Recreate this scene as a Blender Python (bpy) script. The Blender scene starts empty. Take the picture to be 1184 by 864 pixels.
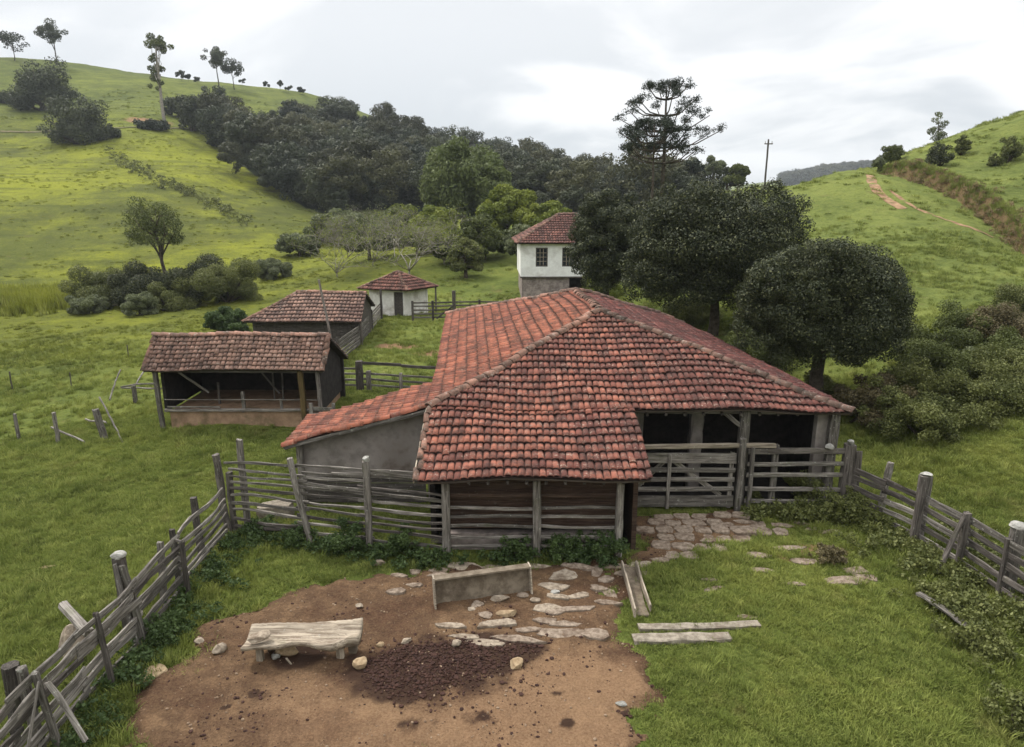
import bpy, bmesh, math, random
import numpy as np
from mathutils import Vector, Matrix

def R(x): return x * math.pi / 180
rng = np.random.default_rng(7)
random.seed(7)
scn = bpy.context.scene
COL = scn.collection

# ------------------------------------------------------------------ camera
CAM_H, PITCH, FPX = 8.6, R(14), 800.0
cam = bpy.data.cameras.new('camera')
cam.sensor_width = 36
cam.lens = 36 * FPX / 1184
cam.clip_start = .1
cam.clip_end = 6000
cam_o = bpy.data.objects.new('camera', cam)
COL.objects.link(cam_o)
cam_o.location = (0, 0, CAM_H)
cam_o.rotation_euler = (math.pi / 2 - PITCH, 0, 0)
scn.camera = cam_o
CP, SP = math.cos(PITCH), math.sin(PITCH)

def ray(px, py):
    a, b = (px - 592) / FPX, (432 - py) / FPX
    return np.array([a, CP + b * SP, -SP + b * CP])

def at(px, py, Y):
    d = ray(px, py)
    return np.array([0, 0, CAM_H]) + d * (Y / d[1])

def G(px, py, z=0.0):
    d = ray(px, py)
    return np.array([0, 0, CAM_H]) + d * ((z - CAM_H) / d[2])

def sstep(a, b, x):
    t = np.clip((x - a) / (b - a), 0, 1)
    return t * t * (3 - 2 * t)

# ------------------------------------------------------------------ value noise (numpy)
_P = np.random.default_rng(3).random((256, 256))
def vnoise(x, y, s=1.0, o=0.0):
    x = np.asarray(x, float) * s + 37.3 + o; y = np.asarray(y, float) * s + 91.7 + o * 1.7
    xi = np.floor(x).astype(int); yi = np.floor(y).astype(int)
    fx = x - xi; fy = y - yi
    fx = fx * fx * (3 - 2 * fx); fy = fy * fy * (3 - 2 * fy)
    a = _P[xi % 256, yi % 256]; b = _P[(xi + 1) % 256, yi % 256]
    c = _P[xi % 256, (yi + 1) % 256]; d = _P[(xi + 1) % 256, (yi + 1) % 256]
    return (a * (1 - fx) + b * fx) * (1 - fy) + (c * (1 - fx) + d * fx) * fy
def fbm(x, y, s=1.0, n=4, o=0.0):
    v = 0; a = .5; t = 0
    for i in range(n):
        v = v + a * vnoise(x, y, s * 2 ** i, o + 13 * i); t += a; a *= .5
    return v / t

# ------------------------------------------------------------------ terrain height
BANK = np.array([at(*p)[:2] for p in [(1018, 196, 78), (1040, 207, 74), (1066, 222, 70), (1096, 238, 66), (1126, 248, 61), (1156, 257, 56), (1190, 266, 51), (1260, 282, 44), (1400, 310, 34)]])
def bank_side(x, y):
    """signed distance to the cut bank line, positive on the uphill (right) side"""
    x = np.asarray(x, float); y = np.asarray(y, float)
    best = np.full(x.shape, 1e9); sg = np.ones(x.shape)
    for (a, b) in zip(BANK[:-1], BANK[1:]):
        d = b - a; L2 = d @ d
        t = np.clip(((x - a[0]) * d[0] + (y - a[1]) * d[1]) / L2, 0, 1)
        qx = a[0] + t * d[0] - x; qy = a[1] + t * d[1] - y
        dd = np.hypot(qx, qy)
        cr = d[0] * (y - a[1]) - d[1] * (x - a[0])
        m = dd < best
        best = np.where(m, dd, best); sg = np.where(m, np.where(cr > 0, 1, -1), sg)
    return best * sg
def bank_h(x, y):
    s = bank_side(x, y)
    return 1.7 * sstep(-.35, .5, s) * sstep(88, 77, np.asarray(y, float)) * sstep(14, 30, np.asarray(x, float))

ctl = []
def cp(px, py, Y): ctl.append(at(px, py, Y))
def cw(x, y, z): ctl.append(np.array([x, y, z], float))
for x in (-7, 0, 6, 11):
    for y in (7, 14, 20): cw(x, y, 0)
for x, y, z in [(-13.5, 25.7, .0), (-7.2, 25.6, .5), (-3, 30, 0), (2, 30, 0), (9, 28, .3), (-9.5, 36, 0), (-9.5, 44, 0), (-16, 43, -.4),
                (-8, 53, 0), (0, 50, .1), (2, 60, .6), (-13, 17, -.3), (-20, 14, -.8), (-14, 8, -.5), (-20, 25, -.6), (8, 40, .6), (14, 36, 1.2),
                (15, 20, .8), (14, 14, .3), (14, 7, .2), (21, 28, 2.2), (20, 20, 1.4), (24, 15, 1.2),
                (0, 2, 0), (-10, 2, -.4), (10, 2, .1), (18, 2, .6)]: cw(x, y, z)
for p in [(100, 400, 46), (0, 420, 42), (0, 345, 74), (120, 345, 72), (230, 345, 70), (60, 318, 88), (150, 316, 88), (300, 302, 95), (400, 290, 100),
          (0, 230, 130), (100, 228, 132), (200, 228, 135), (300, 245, 135), (0, 162, 188), (110, 160, 190), (200, 160, 195),
          (0, 140, 205), (150, 138, 212), (0, 66, 300), (100, 76, 310), (200, 91, 320), (300, 101, 330), (380, 115, 340),
          (0, 105, 245), (150, 110, 255), (300, 140, 255), (300, 185, 200),
          (360, 248, 150), (450, 240, 155), (450, 144, 330), (550, 176, 320), (650, 206, 320), (720, 220, 320), (800, 228, 350),
          (550, 262, 130), (620, 270, 100), (700, 262, 105), (500, 290, 85), (560, 320, 70), (850, 236, 120), (880, 216, 92),
          (905, 222, 88), (950, 208, 84), (1000, 200, 80), (950, 252, 60), (1000, 300, 46), (930, 300, 48), (1100, 330, 40), (1060, 250, 58),
          (1184, 300, 45), (1184, 272, 52), (1120, 262, 55), (1184, 190, 68), (1120, 185, 74), (1060, 192, 77), (1184, 129, 90), (1120, 150, 90), (1080, 166, 88), (1045, 179, 84),
          (1012, 200, 80), (1030, 204, 74), (905, 226, 105), (950, 216, 100), (1000, 209, 100), (1020, 204, 98), (1060, 186, 115), (1120, 164, 120), (1184, 145, 120), (1000, 216, 140), (950, 220, 140)]: cp(*p)
# what lies out of frame and behind the crests
for x, y, z in [(-330, 520, 45), (-150, 560, 42), (0, 600, 12), (150, 600, 8), (400, 500, 20), (-900, 900, 30), (0, 1500, 10), (900, 900, 20),
                (120, 150, 20), (30, 160, 5), (110, 90, 32), (100, 40, 28), (60, 20, 12), (70, 0, 14),
                (-60, 20, -2.5), (-40, 40, -2.2), (-80, 60, -1), (-120, 90, 8), (-260, 150, 40), (-200, 40, 15), (-60, 0, -2), (-300, 0, 20), (300, 0, 40),
                (-420, 300, 70), (1200, 200, 60), (-1200, 200, 60)]: cw(x, y, z)
cp(965, 199, 1150); cp(905, 213, 1120); cp(1020, 199, 1200)
ctl = np.array(ctl)
AZK = 1.6
def _uv(x, y):
    r = np.maximum(np.hypot(x, y), 6.0)
    az = np.clip(np.arctan2(x, y), -1.5, 1.5)
    return np.stack([az * AZK, np.log(r)], -1)
def _k(d2): return .5 * d2 * np.log(d2 + 1e-9)
cu = _uv(ctl[:, 0], ctl[:, 1])
zc = ctl[:, 2] - bank_h(ctl[:, 0], ctl[:, 1])
n = len(ctl)
K = _k(((cu[:, None] - cu[None]) ** 2).sum(-1)) + np.eye(n) * 2e-4
Pm = np.concatenate([np.ones((n, 1)), cu], 1)
A = np.zeros((n + 3, n + 3)); A[:n, :n] = K; A[:n, n:] = Pm; A[n:, :n] = Pm.T
# scale heights by distance so that near points stay tight
sol = np.linalg.solve(A, np.concatenate([zc, np.zeros(3)]))
def hz(x, y, detail=True):
    x = np.asarray(x, float); y = np.asarray(y, float)
    sh = x.shape; xf = x.ravel(); yf = y.ravel()
    out = np.empty(xf.shape)
    for i in range(0, len(xf), 20000):
        u = _uv(xf[i:i + 20000], yf[i:i + 20000])
        d2 = ((u[:, None] - cu[None]) ** 2).sum(-1)
        out[i:i + 20000] = _k(d2) @ sol[:n] + sol[n] + u @ sol[n + 1:]
    z = out.reshape(sh) + bank_h(x, y)
    r = np.hypot(x, y)
    if detail:
        z = z + (fbm(x, y, .35, 3) - .5) * .35 * sstep(18, 40, r) + (fbm(x, y, .06, 3, 5) - .5) * 2.0 * sstep(60, 160, r)
        z = z + (fbm(x, y, 1.6, 2, 9) - .5) * .12 * sstep(14, 26, r)
    # level yard
    dx = np.maximum(np.maximum(-8.0 - x, x - 10.2), 0); dy = np.maximum(np.maximum(3 - y, y - 24), 0)
    w = sstep(4.5, .3, np.hypot(dx, dy))
    return z * (1 - w)
def h1(x, y): return float(hz(np.array([x]), np.array([y]))[0])
def on(px, py):
    """ground point under a pixel of the photograph, marching along the sight line"""
    d = ray(px, py); o = np.array([0, 0, CAM_H])
    t = np.geomspace(6, 900, 1500)
    p = o + d * t[:, None]
    below = p[:, 2] < hz(p[:, 0], p[:, 1])
    k = int(np.argmax(below)) if below.any() else len(t) - 1
    return p[k]

# ------------------------------------------------------------------ mesh and object helpers
def mk(name, verts, quads=None, tris=None, mat=None, parent=None, origin=None, smooth=False, attrs=None, ngons=None):
    verts = np.asarray(verts, float)
    if origin is None:
        lo, hi = verts.min(0), verts.max(0)
        origin = np.array([(lo[0] + hi[0]) / 2, (lo[1] + hi[1]) / 2, lo[2]])
    origin = np.asarray(origin, float)
    me = bpy.data.meshes.new(name)
    idx, starts, tot = [], [], 0
    for f, k in ((quads, 4), (tris, 3)):
        if f is not None and len(f):
            f = np.asarray(f, np.int32).reshape(-1, k)
            idx.append(f.ravel()); starts.append(np.arange(len(f)) * k + tot); tot += f.size
    if ngons:
        for g in ngons:
            idx.append(np.asarray(g, np.int32)); starts.append(np.array([tot])); tot += len(g)
    idx = np.concatenate(idx); starts = np.concatenate(starts)
    me.vertices.add(len(verts)); me.vertices.foreach_set('co', (verts - origin).astype(np.float32).ravel())
    me.loops.add(len(idx)); me.loops.foreach_set('vertex_index', idx.astype(np.int32))
    me.polygons.add(len(starts)); me.polygons.foreach_set('loop_start', starts.astype(np.int32))
    me.update(calc_edges=True); me.validate()
    me.polygons.foreach_set('use_smooth', np.full(len(me.polygons), bool(smooth)))
    for k, v in (attrs or {}).items():
        a = me.attributes.new(k, 'FLOAT', 'POINT'); a.data.foreach_set('value', np.asarray(v, np.float32))
    if mat: me.materials.append(mat)
    o = bpy.data.objects.new(name, me); COL.objects.link(o)
    o.location = origin
    if parent is not None:
        o.parent = parent; o.location = Vector(origin) - root_loc(parent)
    return o
def root_loc(p):
    v = Vector((0, 0, 0))
    while p is not None: v = v + p.location; p = p.parent
    return v
def tag(o, label, cat, group=None, kind=None):
    if label: o['label'] = label
    if cat: o['category'] = cat
    if group: o['group'] = group
    if kind: o['kind'] = kind
    return o
def thing(name, label, cat, loc, group=None):
    o = bpy.data.objects.new(name, None); COL.objects.link(o); o.location = Vector(loc); o.empty_display_size = .3
    return tag(o, label, cat, group)
def struct(o): o['kind'] = 'structure'; return o

def copy_tree(o, parent=None):
    c = o.copy(); COL.objects.link(c)
    if parent is not None: c.parent = parent
    for ch in list(o.children): copy_tree(ch, c)
    return c

BOXQ = [[0, 3, 2, 1], [4, 5, 6, 7], [0, 1, 5, 4], [1, 2, 6, 5], [2, 3, 7, 6], [3, 0, 4, 7]]
class MB:
    """collects pieces of one mesh"""
    def __init__(s): s.v = []; s.q = []; s.t = []; s.n = 0
    def add(s, v, q=None, t=None):
        v = np.asarray(v, float)
        if q is not None and len(q): s.q.append(np.asarray(q) + s.n)
        if t is not None and len(t): s.t.append(np.asarray(t) + s.n)
        s.v.append(v); s.n += len(v)
    def box(s, c, size, M=None):
        x, y, z = np.array(size) / 2
        v = np.array([[-x, -y, -z], [x, -y, -z], [x, y, -z], [-x, y, -z], [-x, -y, z], [x, -y, z], [x, y, z], [-x, y, z]])
        if M is not None: v = v @ np.asarray(M).T
        s.add(v + np.asarray(c), BOXQ)
    def tube(s, pts, rad, k=6):
        pts = np.asarray(pts, float); m = len(pts)
        rad = np.broadcast_to(np.asarray(rad, float), (m,))
        t = np.gradient(pts, axis=0); t /= np.linalg.norm(t, axis=1)[:, None] + 1e-9
        ref = np.array([0, 0, 1.]) if abs(t[0][2]) < .9 else np.array([1., 0, 0])
        ang = np.arange(k) * 2 * math.pi / k
        v = []
        for i in range(m):
            a = np.cross(t[i], ref); a /= np.linalg.norm(a) + 1e-9; b = np.cross(t[i], a)
            v.append(pts[i] + rad[i] * (np.cos(ang)[:, None] * a + np.sin(ang)[:, None] * b))
        q = [[i * k + j, i * k + (j + 1) % k, (i + 1) * k + (j + 1) % k, (i + 1) * k + j] for i in range(m - 1) for j in range(k)]
        v = np.concatenate(v + [pts[:1], pts[-1:]])
        tr = [[m * k, (j + 1) % k, j] for j in range(k)] + [[m * k + 1, (m - 1) * k + j, (m - 1) * k + (j + 1) % k] for j in range(k)]
        s.add(v, q, tr)
    def build(s, name, mat, parent=None, smooth=False, origin=None, attrs=None):
        return mk(name, np.concatenate(s.v), np.concatenate(s.q) if s.q else None, np.concatenate(s.t) if s.t else None, mat, parent, origin, smooth, attrs)

def beam(parent, name, p0, p1, w, h, mat, seg=None, wob=.012, taper=1.0, rough=.12, rnd=False, up=(0, 0, 1)):
    """a weathered plank, pole or post from p0 to p1, as an object whose local X runs along the grain"""
    p0 = Vector(p0); p1 = Vector(p1); d = p1 - p0; L = d.length; x = d.normalized(); upv = Vector(up)
    if abs(x.dot(upv)) > .95: upv = Vector((0, 1, 0))
    y = upv.cross(x).normalized(); z = x.cross(y)
    seg = seg or max(2, min(9, int(L / .35) + 1))
    ang = [(-.5, -.36), (-.36, -.5), (.36, -.5), (.5, -.36), (.5, .36), (.36, .5), (-.36, .5), (-.5, .36)]
    if rnd: ang = [(.5 * math.cos(a * math.pi / 4), .5 * math.sin(a * math.pi / 4)) for a in range(8)]
    v = []; oy = oz = 0; by, bz = random.gauss(0, wob * .9), random.gauss(0, wob * .9); b2 = random.gauss(0, wob * .6)
    for i in range(seg + 1):
        t = i / seg
        oy = by * math.sin(math.pi * t) + random.gauss(0, wob * .18); oz = bz * math.sin(math.pi * t) + b2 * math.sin(2 * math.pi * t) + random.gauss(0, wob * .18)
        s = 1 + (taper - 1) * t
        for (a, b) in ang:
            e = random.uniform(-.02, .02) if i in (0, seg) else 0
            v.append((-L / 2 + L * t + e, a * w * s * (1 + random.uniform(-rough, rough)) + oy, b * h * s * (1 + random.uniform(-rough, rough)) + oz))
    q = [[i * 8 + j, i * 8 + (j + 1) % 8, (i + 1) * 8 + (j + 1) % 8, (i + 1) * 8 + j] for i in range(seg) for j in range(8)]
    ng = [list(range(7, -1, -1)), [seg * 8 + j for j in range(8)]]
    o = mk(name, v, q, None, mat, None, (0, 0, 0), False, None, ng)
    M = Matrix((x, y, z)).transposed().to_4x4(); M.translation = (p0 + p1) / 2
    if parent is not None:
        M.translation = M.translation - root_loc(parent); o.parent = parent
    o.matrix_local = M
    return o

def ico(sub=2):
    bm = bmesh.new(); bmesh.ops.create_icosphere(bm, subdivisions=sub, radius=1)
    v = np.array([x.co[:] for x in bm.verts]); f = np.array([[w.index for w in g.verts] for g in bm.faces]); bm.free()
    return v, f
ICO1, ICO2, ICO3 = ico(1), ico(2), ico(3)

def boulder(name, c, size, mat, parent=None, seed=0, rot=0, tilt=0, ic=ICO3):
    r = np.random.default_rng(seed); v, f = ic; v = v.copy()
    for _ in range(9):                                   # knock flat facets off the ball
        d = r.normal(size=3); d /= np.linalg.norm(d); k = r.uniform(.55, .85)
        s = v @ d; v = v - np.maximum(s - k, 0)[:, None] * d
    v = v + (r.normal(size=v.shape) * .02)
    v = v * np.array(size) / 2
    ct, st = math.cos(tilt), math.sin(tilt); v = v @ np.array([[1, 0, 0], [0, ct, -st], [0, st, ct]]).T
    cr, sr = math.cos(rot), math.sin(rot); v = v @ np.array([[cr, -sr, 0], [sr, cr, 0], [0, 0, 1]]).T
    v[:, 2] -= v[:, 2].min() * .8
    return mk(name, v + np.array(c), None, f, mat, parent)

SLABS = []
def slab(name, x, y, rx, ry, th, mat, seed=0, rot=0, z=None, k=8, pw=.16, pp=2.6):
    """a flat irregular stone lying in the ground"""
    r = np.random.default_rng(seed)
    a = np.sort(np.arange(k) * 2 * math.pi / k + r.uniform(-.22, .22, k))
    p = pp
    rad = (np.abs(np.cos(a)) ** p + np.abs(np.sin(a)) ** p) ** (-1 / p) * (1 + r.uniform(-pw, pw, k))
    vx = np.append(np.cos(a) * rad, np.cos(a[0]) * rad[0]); vy = np.append(np.sin(a) * rad, np.sin(a[0]) * rad[0])
    tt = np.linspace(0, k, 28, endpoint=False); ex = np.interp(tt, np.arange(k + 1), vx); ey = np.interp(tt, np.arange(k + 1), vy)
    a2 = np.arctan2(ey, ex); rad2 = np.hypot(ex, ey) * (1 + r.uniform(-.025, .025, 28))
    ring = np.stack([np.cos(a2) * rad2 * rx, np.sin(a2) * rad2 * ry], -1)
    cr, sr = math.cos(rot), math.sin(rot); Rm = np.array([[cr, -sr], [sr, cr]])
    z = yz(x, y) if z is None else z
    SLABS.append((x, y, rx, ry))
    V = []
    for s, zz in ((1.02, -.06), (1.0, th * .55), (.93, th * .9), (.55, th)):
        w = ring * s @ Rm.T
        V.append(np.column_stack([w, np.full(28, zz) + r.normal(0, .004 if zz > 0 else 0, 28)]))
    V = np.concatenate(V + [np.array([[0, 0, th]])]) + np.array([x, y, z])
    q = [[i * 28 + j, i * 28 + (j + 1) % 28, (i + 1) * 28 + (j + 1) % 28, (i + 1) * 28 + j] for i in range(3) for j in range(28)]
    t = [[84 + j, 84 + (j + 1) % 28, 112] for j in range(28)]
    return mk(name, V, q, t, mat)

# ------------------------------------------------------------------ material helpers
class NT:
    def __init__(s, name):
        s.m = bpy.data.materials.new(name); s.m.use_nodes = True; s.t = s.m.node_tree; s.t.nodes.clear()
        s.out = s.t.nodes.new('ShaderNodeOutputMaterial')
    def n(s, t, **kw):
        x = s.t.nodes.new('ShaderNode' + t)
        for k, v in kw.items():
            if k.startswith('i_'): s.set(x.inputs[k[2:].replace('_', ' ')], v)
            else: setattr(x, k, v)
        return x
    def set(s, sock, v):
        if isinstance(v, bpy.types.NodeSocket): s.t.links.new(v, sock)
        elif isinstance(v, (tuple, list)) and len(v) == 3 and sock.type == 'RGBA': sock.default_value = (*v, 1)
        else: sock.default_value = v
    def noise(s, vec, scale, detail=4, rough=.55, dist=0):
        x = s.n('TexNoise'); s.set(x.inputs['Vector'], vec); x.inputs['Scale'].default_value = scale
        x.inputs['Detail'].default_value = detail; x.inputs['Roughness'].default_value = rough; x.inputs['Distortion'].default_value = dist
        return x.outputs['Fac']
    def math(s, op, a, b=0.0, clamp=False):
        x = s.n('Math', operation=op, use_clamp=clamp); s.set(x.inputs[0], a); s.set(x.inputs[1], b); return x.outputs[0]
    def rng(s, v, a, b, c=0.0, d=1.0):
        x = s.n('MapRange'); x.interpolation_type = 'SMOOTHSTEP'
        for i, q in enumerate((v, a, b, c, d)): s.set(x.inputs[i], q)
        return x.outputs[0]
    def mix(s, f, a, b, mode='MIX'):
        x = s.n('Mix', data_type='RGBA', blend_type=mode); s.set(x.inputs['Factor'], f)
        s.set(x.inputs[6], a); s.set(x.inputs[7], b); return x.outputs[2]
    def scale(s, vec, sx, sy, sz):
        x = s.n('Mapping'); s.set(x.inputs['Vector'], vec); x.inputs['Scale'].default_value = (sx, sy, sz); return x.outputs[0]
    def attr(s, name): x = s.n('Attribute', attribute_name=name); return x.outputs['Fac']
    def bump(s, h, st=.5, dist=.02, nrm=None):
        x = s.n('Bump'); s.set(x.inputs['Height'], h); x.inputs['Strength'].default_value = st; x.inputs['Distance'].default_value = dist
        if nrm is not None: s.set(x.inputs['Normal'], nrm)
        return x.outputs[0]
    def bsdf(s, col, rough=.9, nrm=None, spec=.2):
        x = s.n('BsdfPrincipled'); s.set(x.inputs['Base Color'], col); s.set(x.inputs['Roughness'], rough)
        x.inputs['Specular IOR Level'].default_value = spec
        if nrm is not None: s.set(x.inputs['Normal'], nrm)
        s.t.links.new(x.outputs[0], s.out.inputs[0]); return s.m
    def pos(s): return s.n('NewGeometry').outputs['Position']
    def obj(s): return s.n('TexCoord').outputs['Object']
    def rand(s): return s.n('ObjectInfo').outputs['Random']

def grass_net(s, pos):
    """shared meadow colour by world position: olive and mid green growth, painted sunlit patches in lime"""
    a = s.noise(pos, .035, 4, .6); b = s.noise(pos, .22, 4, .6); c = s.noise(pos, 1.6, 5, .7)
    v = s.math('ADD', s.math('MULTIPLY', a, .32), s.math('ADD', s.math('MULTIPLY', b, .34), s.math('MULTIPLY', c, .34)))
    col = s.mix(s.rng(v, .38, .5), (.062, .082, .020), (.118, .146, .034))
    col = s.mix(s.rng(v, .47, .62), col, (.175, .190, .044))
    col = s.mix(s.rng(s.noise(pos, .7, 5, .7), .56, .70, 0, .5), col, (.17, .15, .055))
    sep = s.n('SeparateXYZ'); s.set(sep.inputs[0], pos)
    # the valley left of the sheds is fresh emerald, the hill behind it has sun patches painted yellow green, the right slope duller
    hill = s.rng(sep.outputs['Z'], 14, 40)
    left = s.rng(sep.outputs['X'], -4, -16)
    lush_sunlit = s.math('MULTIPLY', left, s.rng(sep.outputs['Y'], 24, 60))
    g0 = s.noise(pos, .014, 4, .6); lime = s.mix(s.rng(s.math('ADD', s.math('MULTIPLY', v, .5), s.math('MULTIPLY', g0, .5)), .42, .58), (.078, .086, .019), (.222, .232, .019))  # sun breaking through cloud, painted into the grass colour as lime patches
    col = s.mix(s.math('MULTIPLY', lush_sunlit, .75), col, lime)
    col = s.mix(s.math('MULTIPLY', hill, .75), col, s.mix(s.rng(v, .40, .6), (.060, .078, .024), (.115, .138, .036)))
    dull = s.rng(sep.outputs['X'], 12, 26)
    col = s.mix(s.math('MULTIPLY', dull, .5), col, s.mix(s.rng(v, .40, .58), (.090, .112, .032), (.190, .220, .062)))
    return col, v, c

def mat_grass():
    s = NT('grass_blades'); pos = s.pos()
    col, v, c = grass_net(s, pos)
    r = s.rand()
    col = s.mix(s.math('MULTIPLY', r, .5), col, s.mix(r, (.075, .105, .026), (.18, .18, .06)))
    hs = s.n('HueSaturation'); s.set(hs.inputs['Color'], col); s.set(hs.inputs['Value'], s.math('ADD', s.math('MULTIPLY', r, .6), 1.05))
    d = s.n('BsdfDiffuse'); s.set(d.inputs[0], hs.outputs[0]); t = s.n('BsdfTranslucent'); s.set(t.inputs[0], hs.outputs[0])
    m = s.n('MixShader'); m.inputs[0].default_value = .3
    s.t.links.new(d.outputs[0], m.inputs[1]); s.t.links.new(t.outputs[0], m.inputs[2]); s.t.links.new(m.outputs[0], s.out.inputs[0])
    return s.m

def mat_ground():
    s = NT('meadow_ground'); pos = s.pos()
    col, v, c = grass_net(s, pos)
    tx = s.noise(s.scale(pos, 1, 1, 1), 5.0, 5, .7)
    col = s.mix(s.rng(tx, .3, .52, .55, 0), col, s.mix(.5, col, (.02, .03, .008)))
    ro = s.rng(s.math('ADD', s.math('MULTIPLY', s.noise(pos, .022, 4, .6), .7), s.math('MULTIPLY', s.noise(pos, .25, 5, .7), .3)), .50, .60)
    sy = s.n('SeparateXYZ'); s.set(sy.inputs[0], pos)
    col = s.mix(s.math('MULTIPLY', s.math('MULTIPLY', ro, s.rng(sy.outputs['Y'], 60, 95)), .6), col, s.mix(s.noise(pos, 1.2, 5, .75), (.030, .042, .014), (.085, .088, .028)))
    br = s.rng(s.noise(pos, .5, 5, .65), .63, .72)
    col = s.mix(s.math('MULTIPLY', br, .45), col, (.13, .105, .045))
    # rough growth on the hill: dark tussock freckles
    fr = s.rng(s.noise(pos, .8, 6, .75), .55, .66)
    col = s.mix(s.math('MULTIPLY', fr, .5), col, (.035, .05, .012))
    sx = s.n('SeparateXYZ'); s.set(sx.inputs[0], pos)
    tr = s.rng(s.noise(s.scale(pos, .05, .05, 1.5), 1.0, 4, .6, .3), .52, .62)
    col = s.mix(s.math('MULTIPLY', s.math('MULTIPLY', tr, s.rng(sx.outputs['Y'], 55, 100)), .5), col, (.055, .066, .018))
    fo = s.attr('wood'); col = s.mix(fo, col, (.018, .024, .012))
    bk = s.attr('bank')
    bcol = s.mix(s.noise(pos, 1.4, 5, .7), (.055, .036, .018), (.24, .17, .085))
    bk2 = s.rng(s.math('ADD', bk, s.math('MULTIPLY', s.math('SUBTRACT', s.noise(pos, .9, 4, .6), .5), .9)), .4, .62)
    col = s.mix(bk2, col, bcol)
    du = s.attr('bare')
    dcol = s.mix(s.noise(pos, 2.5, 5, .7), (.15, .085, .045), (.30, .19, .105))
    du2 = s.rng(s.math('ADD', du, s.math('MULTIPLY', s.math('SUBTRACT', s.noise(pos, 1.1, 5, .65), .5), .9)), .42, .62)
    col = s.mix(du2, col, dcol)
    nrm = s.bump(s.noise(pos, 9, 6, .75), .9, .12)
    nrm = s.bump(s.noise(pos, 1.1, 6, .7), .8, .5, nrm)
    return s.bsdf(col, .95, nrm, .05)

def mat_dirt():
    s = NT('yard_dirt'); pos = s.pos()
    a = s.noise(pos, .55, 6, .65); b = s.noise(pos, 3.2, 7, .75); c = s.noise(pos, 24, 6, .8)
    col = s.mix(s.rng(a, .36, .62), (.100, .047, .026), (.280, .172, .092))
    col = s.mix(s.rng(b, .38, .68), s.mix(.7, col, (.050, .024, .014)), col)
    m7 = s.noise(pos, 7.5, 5, .7); col = s.mix(s.rng(m7, .56, .70, 0, .6), col, (.048, .026, .017)); col = s.mix(s.rng(m7, .42, .30, 0, .4), col, (.34, .23, .14))
    col = s.mix(s.rng(c, .35, .7, 0, .55), s.mix(.5, col, (.04, .022, .014)), s.mix(.35, col, (.36, .25, .14)))
    w = s.attr('dark_earth')
    w2 = s.rng(s.math('ADD', w, s.math('MULTIPLY', s.math('SUBTRACT', b, .5), 1.0)), .35, .75)
    col = s.mix(s.math('MULTIPLY', w2, .85), col, (.032, .017, .012))
    dr = s.attr('dry'); dr2 = s.rng(s.math('ADD', dr, s.math('MULTIPLY', s.math('SUBTRACT', a, .5), 1.2)), .3, .9)
    col = s.mix(s.math('MULTIPLY', dr2, .55), col, s.mix(s.rng(c, .3, .7), (.20, .115, .062), (.37, .235, .135)))
    g = s.rng(s.noise(pos, 55, 4, .8), .68, .74)
    col = s.mix(s.math('MULTIPLY', g, .5), col, (.34, .27, .19))
    hgt = s.math('ADD', s.math('MULTIPLY', b, .7), s.math('MULTIPLY', c, .3))
    return s.bsdf(col, .93, s.bump(s.noise(pos, 45, 4, .7), .8, .012, s.bump(hgt, 1.0, .13)), .12)

def mat_wood(name, c0, c1, moss=.25, streak=1.0):
    s = NT(name); p = s.obj(); r = s.rand()
    off = s.n('VectorMath', operation='ADD'); s.set(off.inputs[0], p)
    cmb = s.n('CombineXYZ'); s.set(cmb.inputs[0], s.math('MULTIPLY', r, 31)); s.set(cmb.inputs[1], s.math('MULTIPLY', r, 17)); s.set(off.inputs[1], cmb.outputs[0])
    p = off.outputs[0]
    g = s.noise(s.scale(p, 1.6, 26, 26), 1.0, 6, .65, .6); k = s.noise(s.scale(p, 1, 3, 3), 1.3, 5, .6)
    col = s.mix(s.rng(g, .34, .66), c0, c1)
    hs = s.n('HueSaturation'); s.set(hs.inputs['Color'], col); s.set(hs.inputs['Value'], s.math('ADD', s.math('MULTIPLY', r, .7), .62))
    col = s.mix(s.rng(k, .42, .7, 0, .55), hs.outputs[0], s.mix(.6, hs.outputs[0], (.03, .026, .02)))
    li = s.rng(s.noise(p, 11, 5, .7), .6, .68)
    col = s.mix(s.math('MULTIPLY', li, moss * 1.6), col, (.42, .42, .37))
    mo = s.rng(s.noise(p, 2.2, 4, .6), .55, .72)
    col = s.mix(s.math('MULTIPLY', mo, moss), col, (.075, .085, .035))
    cr = s.rng(s.noise(s.scale(p, .8, 40, 40), 1.0, 3, .6), .30, .40, 1, 0)
    col = s.mix(s.math('MULTIPLY', cr, .7), col, (.015, .012, .01))
    return s.bsdf(col, .88, s.bump(g, .8, .012), .15)

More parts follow.
